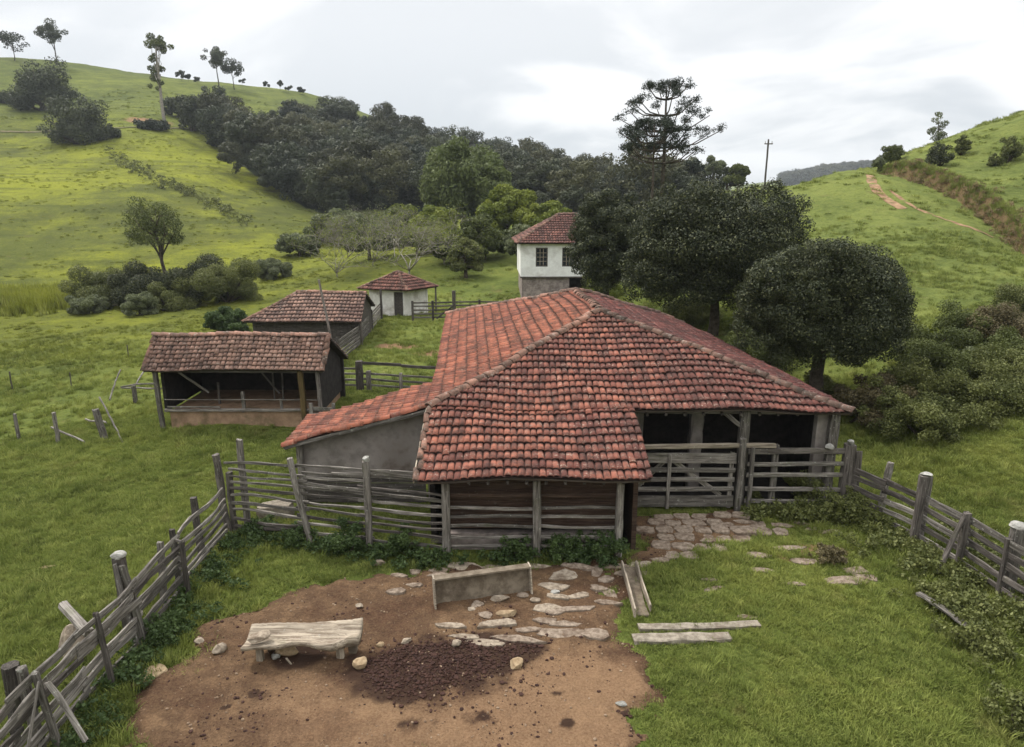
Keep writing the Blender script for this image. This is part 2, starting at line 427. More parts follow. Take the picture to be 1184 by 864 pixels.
def mat_tile(name, hot, cold, pale, dark, palef=.5, darkf=.6):
    s = NT(name); pos = s.pos(); t = s.attr('tint')
    big = s.noise(pos, .38, 4, .6); mid = s.noise(pos, 2.2, 5, .7); fine = s.noise(pos, 15, 5, .75)
    sx = s.n('SeparateXYZ'); s.set(sx.inputs[0], pos)
    col = s.mix(s.rng(s.math('ADD', s.math('MULTIPLY', t, .22), s.math('ADD', s.math('MULTIPLY', big, .9), s.rng(sx.outputs['X'], 1, 6, .06, -.14))), .40, .78), cold, hot)
    hs = s.n('HueSaturation'); s.set(hs.inputs['Color'], col); s.set(hs.inputs['Value'], s.math('ADD', s.math('MULTIPLY', t, .36), .82)); col = hs.outputs[0]
    mold = s.rng(s.math('ADD', s.math('MULTIPLY', mid, .6), s.math('MULTIPLY', fine, .4)), .45, .62)
    col = s.mix(s.math('MULTIPLY', mold, darkf), col, dark)
    li = s.rng(s.math('ADD', s.math('MULTIPLY', fine, .6), s.math('MULTIPLY', s.noise(pos, 4, 4, .7), .4)), .52, .66)
    col = s.mix(s.math('MULTIPLY', li, palef), col, pale)
    st = s.rng(s.noise(s.scale(pos, 1.5, .35, .35), 1.6, 6, .72), .47, .66)
    col = s.mix(s.math('MULTIPLY', st, .68), col, dark)
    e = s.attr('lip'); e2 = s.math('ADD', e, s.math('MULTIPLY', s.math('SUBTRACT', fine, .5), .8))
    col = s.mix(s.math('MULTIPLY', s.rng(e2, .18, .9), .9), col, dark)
    return s.bsdf(col, .87, s.bump(fine, .6, .012), .15)

def mat_plain(name, c0, c1, sc=6, rough=.9, bump=.4, dist=.02, c2=None, sc2=1.2, spec=.15):
    s = NT(name); p = s.pos(); f = s.noise(p, sc, 6, .7); col = s.mix(s.rng(f, .32, .68), c0, c1)
    if c2: col = s.mix(s.rng(s.noise(p, sc2, 5, .65), .5, .68, 0, .85), col, c2)
    return s.bsdf(col, rough, s.bump(f, bump, dist), spec)

def mat_leaf(name, c0, c1, trans=.25, tip=None, own=.35):
    s = NT(name); t = s.attr('tint'); r = s.n('NewGeometry').outputs['Random Per Island']
    v = s.math('ADD', s.math('MULTIPLY', t, .65), s.math('MULTIPLY', r, .35))
    if own > .5: v = s.math('ADD', s.math('MULTIPLY', v, .35), s.math('MULTIPLY', s.rand(), .65))
    col = s.mix(v, c0, c1)
    if tip: col = s.mix(s.rng(r, .86, .9), col, tip)
    col2 = s.mix(s.math('MULTIPLY', s.rand(), .35), col, s.mix(.5, col, c1))
    d = s.n('BsdfPrincipled'); s.set(d.inputs['Base Color'], col2); d.inputs['Roughness'].default_value = .6; d.inputs['Specular IOR Level'].default_value = .22
    tr = s.n('BsdfTranslucent'); s.set(tr.inputs[0], col2)
    m = s.n('MixShader'); m.inputs[0].default_value = trans
    s.t.links.new(d.outputs[0], m.inputs[1]); s.t.links.new(tr.outputs[0], m.inputs[2]); s.t.links.new(m.outputs[0], s.out.inputs[0])
    return s.m

def mat_rock(name, c0, c1, c2): return mat_plain(name, c0, c1, 9, .9, .8, .02, c2, 2.2)

M = {}
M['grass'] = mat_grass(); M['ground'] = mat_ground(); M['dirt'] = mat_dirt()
M['wood'] = mat_wood('weathered_wood', (.070, .061, .052), (.245, .222, .196), .34)
M['wood_dark'] = mat_wood('dark_wood', (.040, .034, .030), (.135, .118, .104), .2)
M['wood_brown'] = mat_wood('brown_boards', (.045, .027, .020), (.105, .068, .050), .05)
M['wood_pale'] = mat_wood('pale_wood', (.15, .12, .09), (.37, .315, .245), .2)
M['wood_ochre'] = mat_wood('ochre_post', (.085, .060, .026), (.18, .125, .052), .05)
M['tile_main'] = mat_tile('barn_tiles', (.262, .098, .064), (.128, .048, .038), (.40, .30, .235), (.050, .029, .025), .85, .80)
M['tile_left'] = mat_tile('barn_tiles_bright', (.272, .094, .055), (.145, .050, .036), (.40, .27, .195), (.050, .028, .021), .45, .80)
M['tile_right'] = mat_tile('barn_tiles_deep', (.21, .068, .050), (.110, .038, .032), (.45, .31, .26), (.045, .027, .024), .6, .8)  # deeper, darker tile tones for the right and rear slopes
M['tile_shed'] = mat_tile('shed_tiles', (.25, .15, .112), (.125, .072, .056), (.46, .37, .31), (.06, .045, .04), .62, .65)
M['tile_house'] = mat_tile('house_tiles', (.21, .095, .072), (.12, .055, .046), (.32, .24, .2), (.05, .035, .03), .4, .6)
M['cap'] = mat_tile('ridge_tiles', (.30, .16, .115), (.15, .09, .07), (.48, .42, .36), (.05, .042, .034), .7, .8)
M['lining'] = mat_wood('roof_lining', (.035, .028, .024), (.08, .062, .05), .0)
M['plaster'] = mat_plain('grey_plaster', (.165, .143, .128), (.30, .268, .245), 1.5, .92, .4, .012, (.10, .075, .058), .75)
M['white'] = mat_plain('lime_wash', (.66, .655, .625), (.80, .80, .77), 1.6, .9, .1, .01, (.47, .45, .41), .5)
M['brick'] = mat_plain('base_masonry', (.16, .13, .115), (.33, .28, .25), 3.0, .93, .6, .03, (.09, .075, .07), 1.0)
M['earthwall'] = mat_plain('earth_plinth', (.20, .128, .080), (.33, .22, .142), 2.0, .95, .5, .03, (.12, .09, .05), 1.3)
M['dark'] = mat_plain('shade_dark_boards', (.014, .012, .011), (.035, .030, .027), 4, .95, .3, .01)  # near-black board colour stands in for the shade inside barn and sheds
M['glass'] = mat_plain('window_glass', (.018, .022, .026), (.03, .036, .04), 2, .12, 0, .01, None, 1, .5)
M['stone'] = mat_rock('stone', (.16, .125, .092), (.33, .275, .21), (.10, .07, .048))
M['stone_tan'] = mat_rock('tan_stone', (.22, .155, .09), (.37, .28, .175), (.20, .14, .085))
M['stone_white'] = mat_rock('white_stone', (.21, .20, .18), (.38, .37, .34), (.12, .115, .095))
M['flag'] = mat_rock('flagstone', (.115, .085, .062), (.27, .215, .165), (.085, .055, .038))
M['concrete'] = mat_plain('rough_concrete', (.125, .105, .080), (.275, .24, .19), 7, .92, .6, .012, (.14, .11, .085), 2.0)
M['trough'] = mat_plain('trough_wood', (.10, .078, .055), (.19, .155, .115), 5, .9, .5, .012, (.065, .048, .034), 1.6)
M['manure'] = mat_plain('manure', (.020, .010, .008), (.060, .030, .022), 14, .85, .6, .02)
M['bark'] = mat_plain('bark', (.035, .027, .020), (.095, .078, .060), 5, .95, .7, .03)
M['bark_pale'] = mat_plain('pale_bark', (.16, .14, .115), (.34, .31, .27), 4, .95, .5, .02)
M['leaf_dark'] = mat_leaf('dark_leaves', (.018, .025, .011), (.052, .060, .025), .15, (.12, .125, .055))
M['leaf_wood'] = mat_leaf('forest_leaves', (.013, .021, .012), (.066, .075, .034), .12, None, .75)
M['leaf_willow'] = mat_leaf('willow_leaves', (.075, .100, .030), (.135, .160, .055), .3)
M['leaf_lime'] = mat_leaf('lime_leaves', (.085, .115, .020), (.21, .235, .035), .3)
M['leaf_mid'] = mat_leaf('mid_leaves', (.046, .060, .017), (.108, .125, .034), .25)
M['leaf_grey'] = mat_leaf('grey_leaves', (.085, .098, .050), (.16, .18, .085), .25)
M['leaf_shrub'] = mat_leaf('shrub_leaves', (.052, .064, .017), (.150, .162, .048), .25, (.18, .19, .07))
M['leaf_fresh'] = mat_leaf('fresh_weed_leaves', (.032, .056, .018), (.080, .118, .036), .3)
M['leaf_brown'] = mat_leaf('dry_leaves', (.060, .048, .024), (.15, .125, .060), .2)
M['leaf_straw'] = mat_leaf('straw', (.10, .075, .035), (.27, .20, .10), .25)
M['crumb'] = mat_plain('earth_crumbs', (.13, .085, .055), (.30, .22, .15), 8, .95, .3, .01)
M['leaf_wood2'] = mat_leaf('forest_leaves_olive', (.026, .030, .013), (.088, .088, .036), .12, None, .75)
M['bench'] = mat_wood('bench_wood', (.12, .092, .068), (.31, .262, .20), .25)
M['path_earth'] = mat_plain('path_earth', (.075, .070, .032), (.15, .125, .065), 1.5, .95, .4, .02, (.07, .085, .025), .5)
M['leaf_needle'] = mat_leaf('needle_tufts', (.012, .020, .012), (.034, .044, .026), .1)
M['twig'] = mat_plain('twigs', (.15, .135, .11), (.30, .275, .23), 6, .95, .2, .01)

# ------------------------------------------------------------------ ground sheet
az = np.unique(np.concatenate([np.linspace(-180, -64, 40), np.linspace(-64, 64, 560), np.linspace(64, 180, 40)]))
az = az[:-1]
rr = np.concatenate([[.5, 3], np.geomspace(5, 120, 250), np.geomspace(121, 1500, 170)])
AZ, RR = np.meshgrid(R(1) * az, rr)
X = np.sin(AZ) * RR; Y = np.cos(AZ) * RR
Z = hz(X, Y)
na, nr = len(az), len(rr)
ii, jj = np.meshgrid(np.arange(nr - 1), np.arange(na), indexing='ij')
jn = (jj + 1) % na
quads = np.stack([ii * na + jj, (ii + 1) * na + jj, (ii + 1) * na + jn, ii * na + jn], -1).reshape(-1, 4)[:, ::-1]
def proj(p):
    p = np.asarray(p, float); d = p - np.array([0, 0, CAM_H])
    c = d[..., 1] * CP - d[..., 2] * SP
    return 592 + FPX * d[..., 0] / c, 432 - FPX * (d[..., 1] * SP + d[..., 2] * CP) / c
def inpoly(x, y, poly):
    poly = np.asarray(poly); x = np.asarray(x); y = np.asarray(y); r = np.zeros(x.shape, bool)
    for (x0, y0), (x1, y1) in zip(poly, np.roll(poly, -1, 0)):
        c = ((y0 > y) != (y1 > y)) & (x < (x1 - x0) * (y - y0) / (y1 - y0 + 1e-12) + x0); r ^= c
    return r
def pdist(x, y, poly, closed=True):
    poly = np.asarray(poly, float); best = np.full(np.shape(x), 1e9)
    nxt = np.roll(poly, -1, 0) if closed else poly[1:]
    for a, b in zip(poly if closed else poly[:-1], nxt):
        d = b - a; t = np.clip(((x - a[0]) * d[0] + (y - a[1]) * d[1]) / (d @ d + 1e-12), 0, 1)
        best = np.minimum(best, np.hypot(a[0] + t * d[0] - x, a[1] + t * d[1] - y))
    return best
# the wood's floor, in plan
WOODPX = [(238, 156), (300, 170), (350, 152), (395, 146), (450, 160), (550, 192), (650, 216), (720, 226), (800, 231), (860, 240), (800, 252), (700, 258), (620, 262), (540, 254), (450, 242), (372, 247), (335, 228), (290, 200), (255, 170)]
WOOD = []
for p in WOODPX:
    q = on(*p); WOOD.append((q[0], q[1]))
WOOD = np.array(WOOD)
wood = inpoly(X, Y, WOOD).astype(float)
bs = bank_side(X, Y)
bank = sstep(.75, .15, np.abs(bs - .08)) * sstep(86, 78, Y) * sstep(24, 30, X)
bare = np.zeros(X.shape)
for q, r in (((462, 400), 1.3), ((500, 408), 1.2), ((172, 141), 6.0), ((940, 642), .8)):
    g = on(*q); bare = np.maximum(bare, sstep(r * 1.3, r * .3, np.hypot((X - g[0]) * .6, (Y - g[1]))) * .75)
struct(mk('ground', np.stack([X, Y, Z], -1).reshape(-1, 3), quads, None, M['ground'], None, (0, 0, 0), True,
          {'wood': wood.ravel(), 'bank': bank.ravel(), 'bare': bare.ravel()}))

# dirt track up the right slope: two ruts on one sheet
TRACK = [on(*p)[:2] for p in [(1012, 203), (1016, 212), (1022, 222), (1034, 232), (1052, 242), (1076, 252), (1104, 262), (1140, 274), (1184, 286), (1240, 300)]]
def ribbon(name, pts, w, mat, lift=.05, seg=10):
    pts = np.array(pts); t = np.linspace(0, len(pts) - 1, (len(pts) - 1) * seg + 1)
    P = np.stack([np.interp(t, np.arange(len(pts)), pts[:, i]) for i in (0, 1)], -1)
    T = np.gradient(P, axis=0); T /= np.linalg.norm(T, axis=1)[:, None]; Nn = np.stack([-T[:, 1], T[:, 0]], -1)
    V = []; K = 5
    for i in range(len(P)):
        wi = w * (.75 + .5 * vnoise(P[i, 0], P[i, 1], .8))
        for k in range(K):
            q = P[i] + Nn[i] * wi * (k / (K - 1) - .5); V.append([q[0], q[1], 0])
    V = np.array(V); V[:, 2] = hz(V[:, 0], V[:, 1]) + lift
    Q = [[i * K + k, i * K + k + 1, (i + 1) * K + k + 1, (i + 1) * K + k] for i in range(len(P) - 1) for k in range(K - 1)]
    return mk(name, V, Q, None, mat)
M['track'] = mat_plain('track_dirt', (.15, .085, .045), (.31, .20, .115), 2.0, .95, .5, .03, (.07, .075, .025), .9)
TR = np.array(TRACK)
struct(ribbon('dirt_track', TR[:5] + np.array([-.6, 0]), .8, M['track'], .03))
struct(ribbon('dirt_track', TR[2:8] + np.array([.7, .2]), .34, M['track'], .03))
FOOT = [on(*p)[:2] for p in [(0, 153), (60, 152), (120, 150), (190, 150), (235, 152)]]
struct(ribbon('hill_path', FOOT, 1.1, M['path_earth'], .2))

# yard: bare red earth, flat at the foot of the barn
DIRT = np.array([G(*p)[:2] for p in [(120, 930), (142, 864), (172, 792), (212, 748), (252, 717), (330, 692), (395, 672), (440, 660), (500, 652), (560, 655), (640, 655), (700, 655),
                                     (735, 632), (728, 600), (845, 592), (880, 606), (856, 626), (780, 640), (735, 660), (716, 690), (708, 745), (745, 772), (790, 797), (765, 830), (748, 864), (740, 930)]])
MAN = np.array([G(*p)[:2] for p in [(405, 770), (470, 752), (560, 746), (622, 750), (600, 768), (540, 790), (470, 812), (440, 800)]])
gx, gy = np.arange(-7.2, 6.6, .05), np.arange(7.6, 19.6, .05)
GX, GY = np.meshgrid(gx, gy)
ins = inpoly(GX, GY, DIRT); dd = pdist(GX, GY, DIRT) * np.where(ins, 1, -1)
dd = dd + (fbm(GX, GY, 1.3, 4) - .5) * 1.6 + (fbm(GX, GY, 6, 3, 4) - .5) * .35
under_barn = (GY > 15.75) & (GX < 3.35)
dirtmask = (dd > 0) & ~under_barn
gz = .006 + sstep(0, .5, dd) * (fbm(GX, GY, 1.2, 3, 2) * .06 + fbm(GX, GY, 4.5, 3, 8) * .065 + .004)
dark_earth = np.maximum(sstep(.75, -.25, (fbm(GX, GY, 2.0, 3, 17) - .5) * .9 + pdist(GX, GY, MAN) * np.where(inpoly(GX, GY, MAN), -1, 1)),
                 .8 * sstep(.55, .1, np.hypot(GX + 4.15, (GY - 11.75) * 1.1) - .3))  # darker earth around the manure and under the bench
for (px, py, r) in ((300, 806, .16), (262, 822, .12), (560, 835, .2), (662, 840, .15), (640, 806, .14), (480, 842, .2), (715, 826, .12)):
    g = G(px, py); dark_earth = np.maximum(dark_earth, .8 * sstep(r * 1.6, r * .2, np.hypot(GX - g[0], (GY - g[1]) * 1.3) + (fbm(GX, GY, 5, 3, px) - .5) * r * 3))
dark_earth = np.maximum(dark_earth, .55 * sstep(1.2, .0, np.abs(GY - 15.2)) * (GX > -2.5))  # darker band of earth along the barn front
dark_earth = np.maximum(dark_earth, .5 * sstep(.6, .1, dd))
ny, nx = GX.shape
i2, j2 = np.meshgrid(np.arange(ny - 1), np.arange(nx - 1), indexing='ij')
keep = dirtmask[:-1, :-1] & dirtmask[1:, :-1] & dirtmask[:-1, 1:] & dirtmask[1:, 1:]
q = np.stack([i2 * nx + j2, i2 * nx + j2 + 1, (i2 + 1) * nx + j2 + 1, (i2 + 1) * nx + j2], -1)[keep]
used, inv = np.unique(q.ravel(), return_inverse=True)
struct(mk('dirt_yard', np.stack([GX, GY, gz], -1).reshape(-1, 3)[used], inv.reshape(-1, 4), None, M['dirt'], None, None, True, {'dark_earth': dark_earth.ravel()[used], 'dry': (np.maximum(sstep(2.8, .8, np.hypot((GX - 1.0) * .6, GY - 10.2)), .7 * sstep(2.2, .5, np.hypot((GX + 2.6) * .6, GY - 10.0))) * (1 - dark_earth)).ravel()[used]}))
def dirt_at(x, y):
    i = np.clip(((np.asarray(y) - gy[0]) / .05).astype(int), 0, ny - 1); j = np.clip(((np.asarray(x) - gx[0]) / .05).astype(int), 0, nx - 1)
    inside = (np.asarray(x) > gx[0]) & (np.asarray(x) < gx[-1]) & (np.asarray(y) > gy[0]) & (np.asarray(y) < gy[-1])
    return np.where(inside, dd[i, j], -9.)
def yz(x, y):
    i = int(np.clip((y - gy[0]) / .05, 0, ny - 1)); j = int(np.clip((x - gx[0]) / .05, 0, nx - 1))
    return float(gz[i, j]) if dirtmask[i, j] and gx[0] < x < gx[-1] and gy[0] < y < gy[-1] else h1(x, y)

# manure: loose dark clods
mb = MB(); rv, rf = ICO1
k = 0
while k < 2600:
    x = rng.uniform(-2.8, 1.0); y = rng.uniform(9.5, 13)
    dist = float(pdist(np.array([x]), np.array([y]), MAN)[0]) * (1 if inpoly(np.array([x]), np.array([y]), MAN)[0] else -1)
    if dist < -.75 + rng.random() ** .22 * .85: continue
    s = .008 + .034 * rng.random() ** 2.2; sc = s * rng.uniform(.6, 1.4, 3); sc[2] *= .7
    mb.add(rv * sc * (1 + rng.normal(0, .15, (len(rv), 1))) + np.array([x, y, yz(x, y) + .01]), None, rf); k += 1
tag(mb.build('manure', M['manure'], None), 'dark heap of trampled manure on the bare earth between the bench and the slabs', 'manure', None, 'stuff')

# ------------------------------------------------------------------ roofs of barrel tiles
def tile_face(name, parent, O, U, V, vmax, lims, mat, course=.36, pitch=.17, arch=.045, sag=None, segs=6, lift=.05, seed=1, lining=True, L=.05):
    O = np.asarray(O, float); U = np.asarray(U, float); V = np.asarray(V, float); N = np.cross(U, V); N /= np.linalg.norm(N)
    if N[2] < 0: N = -N
    r = np.random.default_rng(seed)
    ang = np.linspace(math.pi, 0, segs + 1); m = segs + 1
    VV, Q, TI, LIP = [], [], [], []; cnt = 0
    nc = int(math.ceil(vmax / course))
    for k in range(nc):
        v0 = k * course; v1 = min(v0 + course + .06, vmax); vl = v0 - .035
        a0, a1 = lims(min(v0 + .5 * course, vmax))
        for j in range(int(math.floor(a0 / pitch)) - 1, int(math.ceil(a1 / pitch)) + 1):
            uc = (j + .5) * pitch + r.normal(0, .009)
            if uc < a0 - pitch * .3 or uc > a1 + pitch * .3: continue
            w = pitch * .47 * r.uniform(.94, 1.08); ti = r.random(); dh = r.normal(0, .005); dv = r.normal(0, .009); sk = r.normal(0, .009)
            if r.random() < .022: dv -= r.uniform(.03, .11); sk += r.normal(0, .035); dh += r.uniform(0, .018)
            P = []
            vm_ = v0 + course * .5
            for (vv, ww, hh, base, du) in ((vl + dv, w * 1.06, arch, lift, 0), (vm_, w * .97, arch * .92, lift * .3, sk * .6), (v1, w * .9, arch * .85, .0, sk), (vl + dv, w * .86, arch * .66, lift - .014, 0)):
                lo, hi = lims(min(max(vv, 0), vmax))
                u = np.clip(uc + du + np.cos(ang) * ww, lo - .02, hi + .02)
                P.append(O + np.outer(u, U) + V * min(vv, vmax) + np.outer(np.sin(ang) * hh + base + dh, N))
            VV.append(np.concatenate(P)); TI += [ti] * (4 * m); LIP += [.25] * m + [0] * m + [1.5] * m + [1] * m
            for s in range(segs):
                Q.append([cnt + s, cnt + s + 1, cnt + m + s + 1, cnt + m + s]); Q.append([cnt + m + s, cnt + m + s + 1, cnt + 2 * m + s + 1, cnt + 2 * m + s])
                Q.append([cnt + s + 1, cnt + s, cnt + 3 * m + s, cnt + 3 * m + s + 1])
            cnt += 4 * m
        # the channel tiles between and below
        for (va, vb, ha, hb) in ((v0 - .02, min(v0 + course, vmax), .012, -.02),):
            ns = 10
            for s in range(ns):
                P = []
                for vv, hh in ((va, ha), (vb, hb)):
                    lo, hi = lims(min(max(vv, 0), vmax))
                    for f in (s / ns, (s + 1) / ns): P.append(O + U * (lo + (hi - lo) * f) + V * vv + N * hh)
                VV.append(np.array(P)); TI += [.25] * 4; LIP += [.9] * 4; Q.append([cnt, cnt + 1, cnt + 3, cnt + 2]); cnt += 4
    VV = np.concatenate(VV)
    if sag: VV[:, 2] += sag(VV[:, 0], VV[:, 1])
    o = mk(name, VV, Q, None, mat, parent, None, True, {'tint': TI, 'lip': LIP})
    if lining:
        P = []; nn = 8
        for i in range(nn + 1):
            vv = vmax * i / nn; lo, hi = lims(vv)
            for f in range(nn + 1):
                for hh in (-.04, -.04 - L): P.append(O + U * (lo + (hi - lo) * f / nn) + V * vv + N * hh)
        P = np.array(P)
        if sag: P[:, 2] += sag(P[:, 0], P[:, 1])
        idn = lambda i, f, t: (i * (nn + 1) + f) * 2 + t
        q = []
        for i in range(nn):
            for f in range(nn):
                q.append([idn(i, f, 0), idn(i, f + 1, 0), idn(i + 1, f + 1, 0), idn(i + 1, f, 0)])
                q.append([idn(i, f, 1), idn(i + 1, f, 1), idn(i + 1, f + 1, 1), idn(i, f + 1, 1)])
        for f in range(nn):
            q.append([idn(0, f, 0), idn(0, f, 1), idn(0, f + 1, 1), idn(0, f + 1, 0)])
            q.append([idn(f, 0, 0), idn(f + 1, 0, 0), idn(f + 1, 0, 1), idn(f, 0, 1)])
            q.append([idn(f, nn, 0), idn(f, nn, 1), idn(f + 1, nn, 1), idn(f + 1, nn, 0)])
        mk('roof_lining', P, q, None, M['lining'], parent)
    return o

def face4(name, parent, e0, e1, t0, t1, mat, **kw):
    """roof plane from eave e0-e1 up to ridge t0-t1 (t0 may equal t1)"""
    e0, e1, t0, t1 = [np.asarray(p, float) for p in (e0, e1, t0, t1)]
    U = e1 - e0; L = np.linalg.norm(U); U /= L
    w = (t0 + t1) / 2 - e0; V = w - U * (w @ U); vm = np.linalg.norm(V); V /= vm
    a = (t0 - e0) @ U; b = (t1 - e0) @ U
    f = lambda v: (a * v / vm, L + (b - L) * v / vm)
    return tile_face(name, parent, e0, U, V, vm, f, mat, **kw)

def caps(name, parent, p, q, mat, r=.13, step=.36, sag=None, lift=.03, seed=0, flat=.75):
    """a row of barrel tiles bedded along a ridge, hip or verge"""
    p = np.asarray(p, float); q = np.asarray(q, float); d = q - p; L = np.linalg.norm(d); d /= L
    s = np.cross([0, 0, 1.], d); s /= np.linalg.norm(s); u = np.cross(d, s); rg = np.random.default_rng(seed)
    ang = np.linspace(0, math.pi, 7); VV, Q, TI, LP = [], [], [], []; cnt = 0; n_ = int(L / step)
    for i in range(n_):
        a = i * L / n_ - .05; b = (i + 1) * L / n_ + .03; ti = rg.random(); j = rg.normal(0, .02, 2); tw = rg.normal(0, .025)
        P = []
        for (t, rad, hh) in ((a, r * 1.08, lift + .025), (b, r * .92, lift), (a, r * .9, lift)):
            off = tw if t == b else 0
            P.append(p + d * t + np.outer(np.cos(ang) * rad + j[0] + off, s) + np.outer(np.sin(ang) * rad * flat + hh - .05 + j[1] * .5, u))
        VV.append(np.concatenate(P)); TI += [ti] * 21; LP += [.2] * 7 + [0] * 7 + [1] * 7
        for k in range(6):
            Q.append([cnt + k, cnt + k + 1, cnt + 8 + k, cnt + 7 + k]); Q.append([cnt + k + 1, cnt + k, cnt + 14 + k, cnt + 15 + k])
        cnt += 21
    VV = np.concatenate(VV)
    if sag: VV[:, 2] += sag(VV[:, 0], VV[:, 1])
    return mk(name, VV, Q, None, mat, parent, None, True, {'tint': TI, 'lip': LP})

def bx(parent, name, lo, hi, mat):
    m_ = MB(); lo = np.array(lo, float); hi = np.array(hi, float); m_.box((lo + hi) / 2, hi - lo); return m_.build(name, mat, parent)

def boards(parent, name, p0, p1, z0, z1, mat, wd=.18, gap=.012, th=.025, vertical=False, seed=0, jit=.02):
    """a boarded wall between two plan points: many boards, one mesh"""
    r = np.random.default_rng(seed); p0 = np.array(p0, float); p1 = np.array(p1, float); d = p1 - p0; L = np.linalg.norm(d); d /= L
    nrm = np.array([-d[1], d[0]]); m_ = MB()
    Mx = np.array([[d[0], nrm[0], 0], [d[1], nrm[1], 0], [0, 0, 1.]])
    if vertical:
        n_ = int(L / wd)
        for i in range(n_):
            c = p0 + d * (i + .5) * L / n_; za = z0 + r.uniform(-jit, jit); zb = z1 + r.uniform(-jit, jit); c = c + nrm * r.uniform(-.008, .008)
            m_.box((c[0], c[1], (za + zb) / 2), (L / n_ - gap, th, zb - za), Mx)
    else:
        n_ = max(1, int((z1 - z0) / wd))
        for i in range(n_):
            hgt = (z1 - z0) / n_; c = (p0 + p1) / 2 + nrm * r.uniform(-.008, .008)
            m_.box((c[0], c[1], z0 + (i + .5) * hgt), (L, th, hgt - gap * r.uniform(.5, 2)), Mx)
    return m_.build(name, mat, parent)

# ------------------------------------------------------------------ the barn
def sagb(x, y):
    return .05 * np.sin(.75 * x + .6) * np.sin(.55 * y + .4) + .035 * np.sin(1.6 * x + .9 * y) + (fbm(x, y, .8, 2, 3) - .5) * .09
barn = thing('barn', 'large old barn with sagging red tile hip roof and open timber front', 'barn', (3.2, 26, 0))
A = np.array([-2.26, 18.2, 3.06]); B = np.array([9.33, 18.2, 3.02]); C = np.array([8.0, 32, 3.05]); D = np.array([-3.25, 34.6, 3.06])
R1 = np.array([3.0, 23.8, 4.9]); R2 = np.array([2.72, 29.6, 4.93])
face4('roof_slope', barn, A, B, R1, R1, M['tile_main'], sag=sagb, seed=11)
face4('roof_slope', barn, D, A, R2, R1, M['tile_left'], sag=sagb, seed=12, course=.38, pitch=.21)
face4('roof_slope', barn, B, C, R1, R2, M['tile_right'], sag=sagb, seed=13)
face4('roof_slope', barn, C, D, R2, R2, M['tile_right'], sag=sagb, seed=14)
# front lean-to slope, its plane carrying on from the main front
E0 = np.array([-2.24, 15.28, 2.2]); E1 = np.array([3.3, 15.28, 2.22]); F0 = np.array([-2.26, 18.25, 3.05]); F1 = np.array([3.36, 18.25, 3.05])
face4('roof_slope', barn, E0, E1, F0, F1, M['tile_main'], sag=sagb, seed=15)
# left lean-to
W0 = np.array([-6.4, 20.95, 1.96]); W1 = np.array([-6.36, 18.25, 1.97]); W2 = np.array([-2.25, 18.25, 3.04]); W3 = np.array([-2.42, 20.95, 3.05])
face4('roof_slope', barn, W0, W1, W3, W2, M['tile_left'], sag=sagb, seed=16, course=.38, pitch=.21)
for i, (p, q, rad) in enumerate([(A, R1, .14), (B, R1, .14), (R1, R2, .16), (C, R2, .14), (D, R2, .14)]): caps('ridge_cap', barn, p, q, M['cap'], rad, sag=sagb, seed=i, lift=.07)
caps('verge_tile', barn, E0 + [.0, 0, .02], F0 + [.0, 0, .02], M['cap'], .075, .36, sag=sagb, seed=21, lift=.07)
caps('verge_tile', barn, W1 + [0, .05, .02], W2 + [0, .05, .02], M['tile_left'], .12, .38, sag=sagb, seed=22, lift=.07)
beam(barn, 'verge_board', E0 + [-.09, -.02, -.03], F0 + [-.09, 0, -.02], .035, .13, M['wood_pale'], wob=.003)
beam(barn, 'verge_board', W1 + [-.02, -.05, -.04], W2 + [0, -.05, -.02], .03, .10, M['wood'], wob=.003)
beam(barn, 'eave_beam', (-2.05, 15.62, 2.10), (3.25, 15.62, 2.11), .14, .15, M['wood_brown'], wob=.005)
beam(barn, 'eave_beam', (3.3, 18.5, 2.94), (9.2, 18.5, 2.9), .16, .16, M['wood'], wob=.006)
beam(barn, 'eave_beam', (-6.15, 18.5, 1.95), (-2.3, 18.5, 2.92), .1, .1, M['wood_dark'], wob=.005)
for i in range(12):
    x = -1.95 + i * .46
    beam(barn, 'rafter', (x, 15.36, 2.08), (x, 18.3, 2.87), .07, .09, M['wood_dark'], wob=.004)
for i in range(11):
    x = 3.75 + i * .52
    zt = 3.0 + min(1.5, max(.2, (9.4 - x) * .29))
    beam(barn, 'rafter', (x, 18.3, 2.86), (x, 18.3 + (zt - 2.9) / .32, zt - .14), .07, .09, M['wood_dark'], wob=.004)
# front lean-to: three posts with rails and a boarded back
for x, w in ((-1.62, .19), (.60, .19), (2.62, .18)):
    beam(barn, 'post', (x, 15.6, -.1), (x + random.uniform(-.02, .02), 15.62, 2.05), w, w, M['wood'], wob=.008)
for (xa, xb) in ((-1.52, .50), (.70, 2.53)):
    for z in (.28, .52, .80, 1.05, 1.30):
        beam(barn, 'rail', (xa - .05, 15.66, z + random.uniform(-.03, .03)), (xb + .05, 15.66, z + random.uniform(-.03, .03)), .05, .07, M['wood'], wob=.014, rough=.25)
    beam(barn, 'rail', (xa - .03, 15.68, 1.62), (xb + .03, 15.68, 1.64), .04, .10, M['wood_brown'], wob=.01)
boards(barn, 'board_wall', (-1.55, 15.95), (2.62, 15.95), .62, 2.16, M['wood_brown'], .30, .01, seed=3)
bx(barn, 'stone_footing', (-1.7, 15.98, 0), (2.7, 16.2, .45), M['brick'])
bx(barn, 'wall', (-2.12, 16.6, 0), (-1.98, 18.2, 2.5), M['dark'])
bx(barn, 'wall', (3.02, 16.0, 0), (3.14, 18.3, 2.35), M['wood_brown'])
bx(barn, 'floor', (-2.1, 16.25, 0), (3.2, 23.5, .05), M['dark']); bx(barn, 'floor', (3.21, 18.7, 0), (8.6, 23.5, .04), M['dark'])
